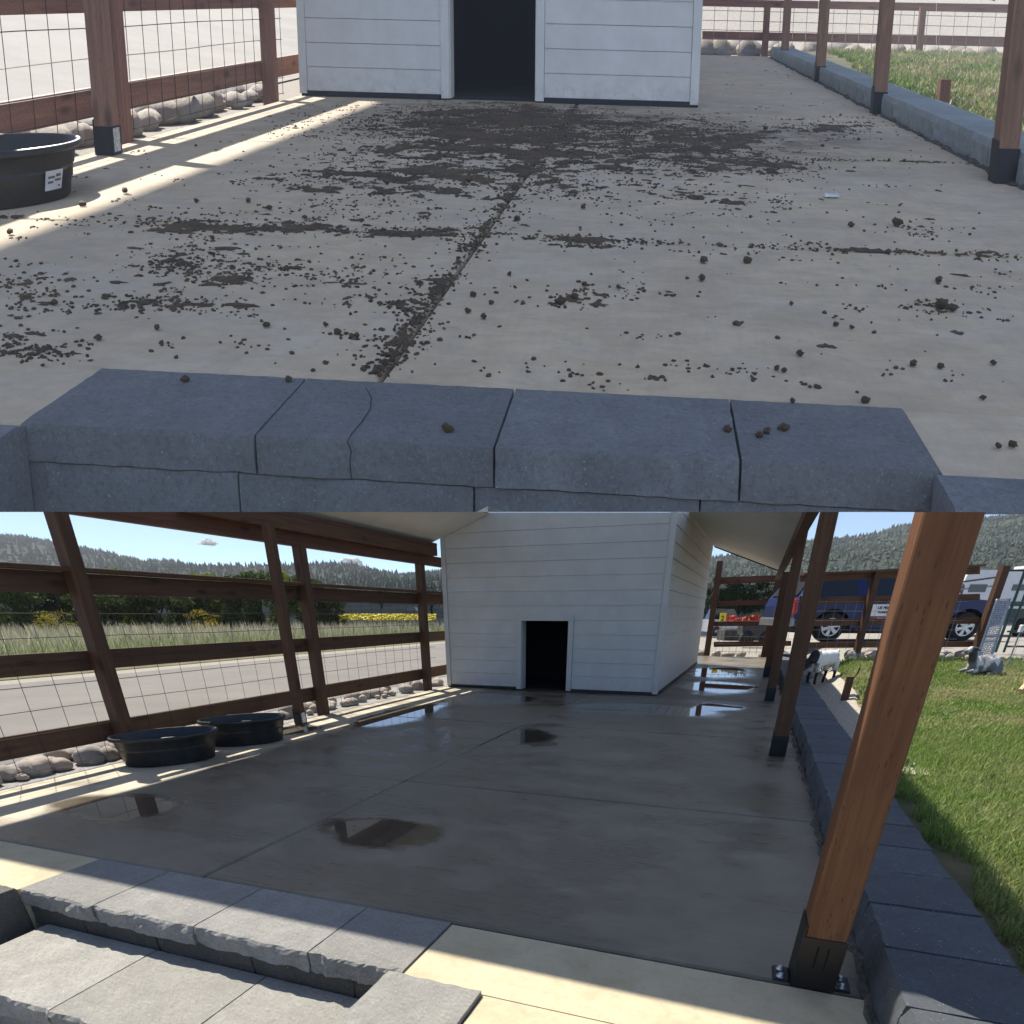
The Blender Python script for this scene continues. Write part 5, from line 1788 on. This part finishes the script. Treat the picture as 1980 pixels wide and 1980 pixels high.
def gframe(px, py, ang, k):
    p = snap(px, py); w_ = FB.w(p)
    ca, sa = math.cos(ang), math.sin(ang)
    return Frame(w_ - np.array([0, 0, .002]), k * np.array([[ca, sa, 0], [-sa, ca, 0], [0, 0, 1]]).T, 1.0)


# standing goat: head to the left (-x), seen from its right side, forepart behind the post
_ga = aY(1.34, 12.4); _gw = FB.w((1.34, _ga, zlawn(1.34, _ga) + .03)); _c, _s = math.cos(math.radians(35)), math.sin(math.radians(35))
fg = Frame(_gw, 1.05 * np.array([[_c, _s, 0], [-_s, _c, 0], [0, 0, 1]]).T, 1.0)
leg = lambda x, y, f: ([(x, y, .40), (x + .02 * f, y, .27), (x - .01 * f, y, .15), (x, y, .03)], [.065, .038, .024, .026])
g1 = goat([((.12, 0, .46), (.22, .125, .135)), ((-.12, 0, .45), (.21, .12, .14)), ((-.36, 0, .50), (.12, .085, .11)), ((-.58, 0, .36), (.085, .055, .062)), ((-.66, 0, .31), (.06, .04, .045)), ((.29, 0, .47), (.09, .10, .12))],
          [leg(-.30, .07, 1), leg(-.30, -.07, 1), ([(.26, -.07, .42), (.30, -.07, .28), (.33, -.07, .20), (.30, -.07, .03)], [.085, .05, .028, .026]), ([(.24, .07, .42), (.24, .07, .28), (.27, .07, .20), (.22, .07, .03)], [.085, .05, .028, .026]),
           ([(-.36, 0, .52), (-.50, 0, .42), (-.60, 0, .36)], [.085, .065, .05]), ([(.36, 0, .53), (.41, 0, .58), (.45, 0, .56)], [.03, .025, .015]), ([(-.52, .06, .42), (-.56, .13, .40)], [.025, .012]), ([(-.52, -.06, .42), (-.56, -.13, .40)], [.025, .012])],
          fg, 'pied', 'black and white spotted goat standing half behind a timber post')
# grey goat lying, head raised to the left
fg = gframe(1893, 1304, math.radians(8), 1.0)
g2 = goat([((.10, 0, .17), (.24, .16, .17)), ((-.10, 0, .17), (.18, .14, .15)), ((.26, 0, .15), (.13, .13, .14)), ((-.33, 0, .42), (.075, .055, .06)), ((-.41, 0, .39), (.06, .04, .042)), ((.2, -.13, .09), (.13, .06, .08))],
          [([(-.18, 0, .20), (-.25, 0, .30), (-.30, 0, .41)], [.105, .075, .06]), ([(-.18, -.09, .08), (-.36, -.10, .04), (-.26, -.12, .03)], [.05, .032, .026]), ([(-.18, .09, .08), (-.38, .09, .04), (-.28, .10, .03)], [.05, .032, .026]),
           ([(.24, -.16, .06), (.06, -.19, .035), (-.02, -.19, .03)], [.05, .03, .025]), ([(-.29, -.04, .45), (-.25, -.11, .41)], [.028, .012]), ([(-.29, .04, .45), (-.25, .11, .41)], [.028, .012]), ([(.36, 0, .22), (.41, 0, .18)], [.03, .018])],
          fg, 'grey', 'grey and white goat lying in the grass by the leaning panel')
fg = gframe(1996, 1338, math.radians(40), 1.0)
g3 = goat([((.12, 0, .17), (.26, .16, .17)), ((-.10, 0, .18), (.18, .15, .16)), ((.30, 0, .15), (.13, .13, .14)), ((-.36, 0, .44), (.075, .055, .06)), ((-.45, 0, .40), (.065, .042, .045)), ((.2, -.13, .09), (.13, .06, .08))],
          [([(-.18, 0, .20), (-.26, 0, .31), (-.33, 0, .42)], [.11, .08, .06]), ([(-.18, -.09, .08), (-.36, -.10, .04), (-.26, -.12, .03)], [.05, .032, .026]), ([(-.18, .09, .08), (-.38, .09, .04), (-.28, .10, .03)], [.05, .032, .026]),
           ([(-.32, -.05, .47), (-.38, -.13, .46)], [.03, .013]), ([(-.32, .05, .47), (-.30, .13, .45)], [.03, .013])],
          fg, 'tan', 'tan goat lying at the right edge of the lawn')

# ---- air
hz = bpy.data.materials.new('haze'); hz.use_nodes = True
ht = hz.node_tree; ht.nodes.remove(ht.nodes['Principled BSDF'])
pv = ht.nodes.new('ShaderNodeVolumePrincipled'); pv.inputs['Density'].default_value = .00020; pv.inputs['Color'].default_value = (.93, .95, 1.0, 1)
pv.inputs['Anisotropy'].default_value = .2
ht.links.new(pv.outputs[0], ht.nodes['Material Output'].inputs['Volume'])
MB().box(-2600, 2600, -300, 2300, -3, 1100).build('haze', hz, FW, kind='stuff', label='thin summer haze in the valley air', cat='haze')
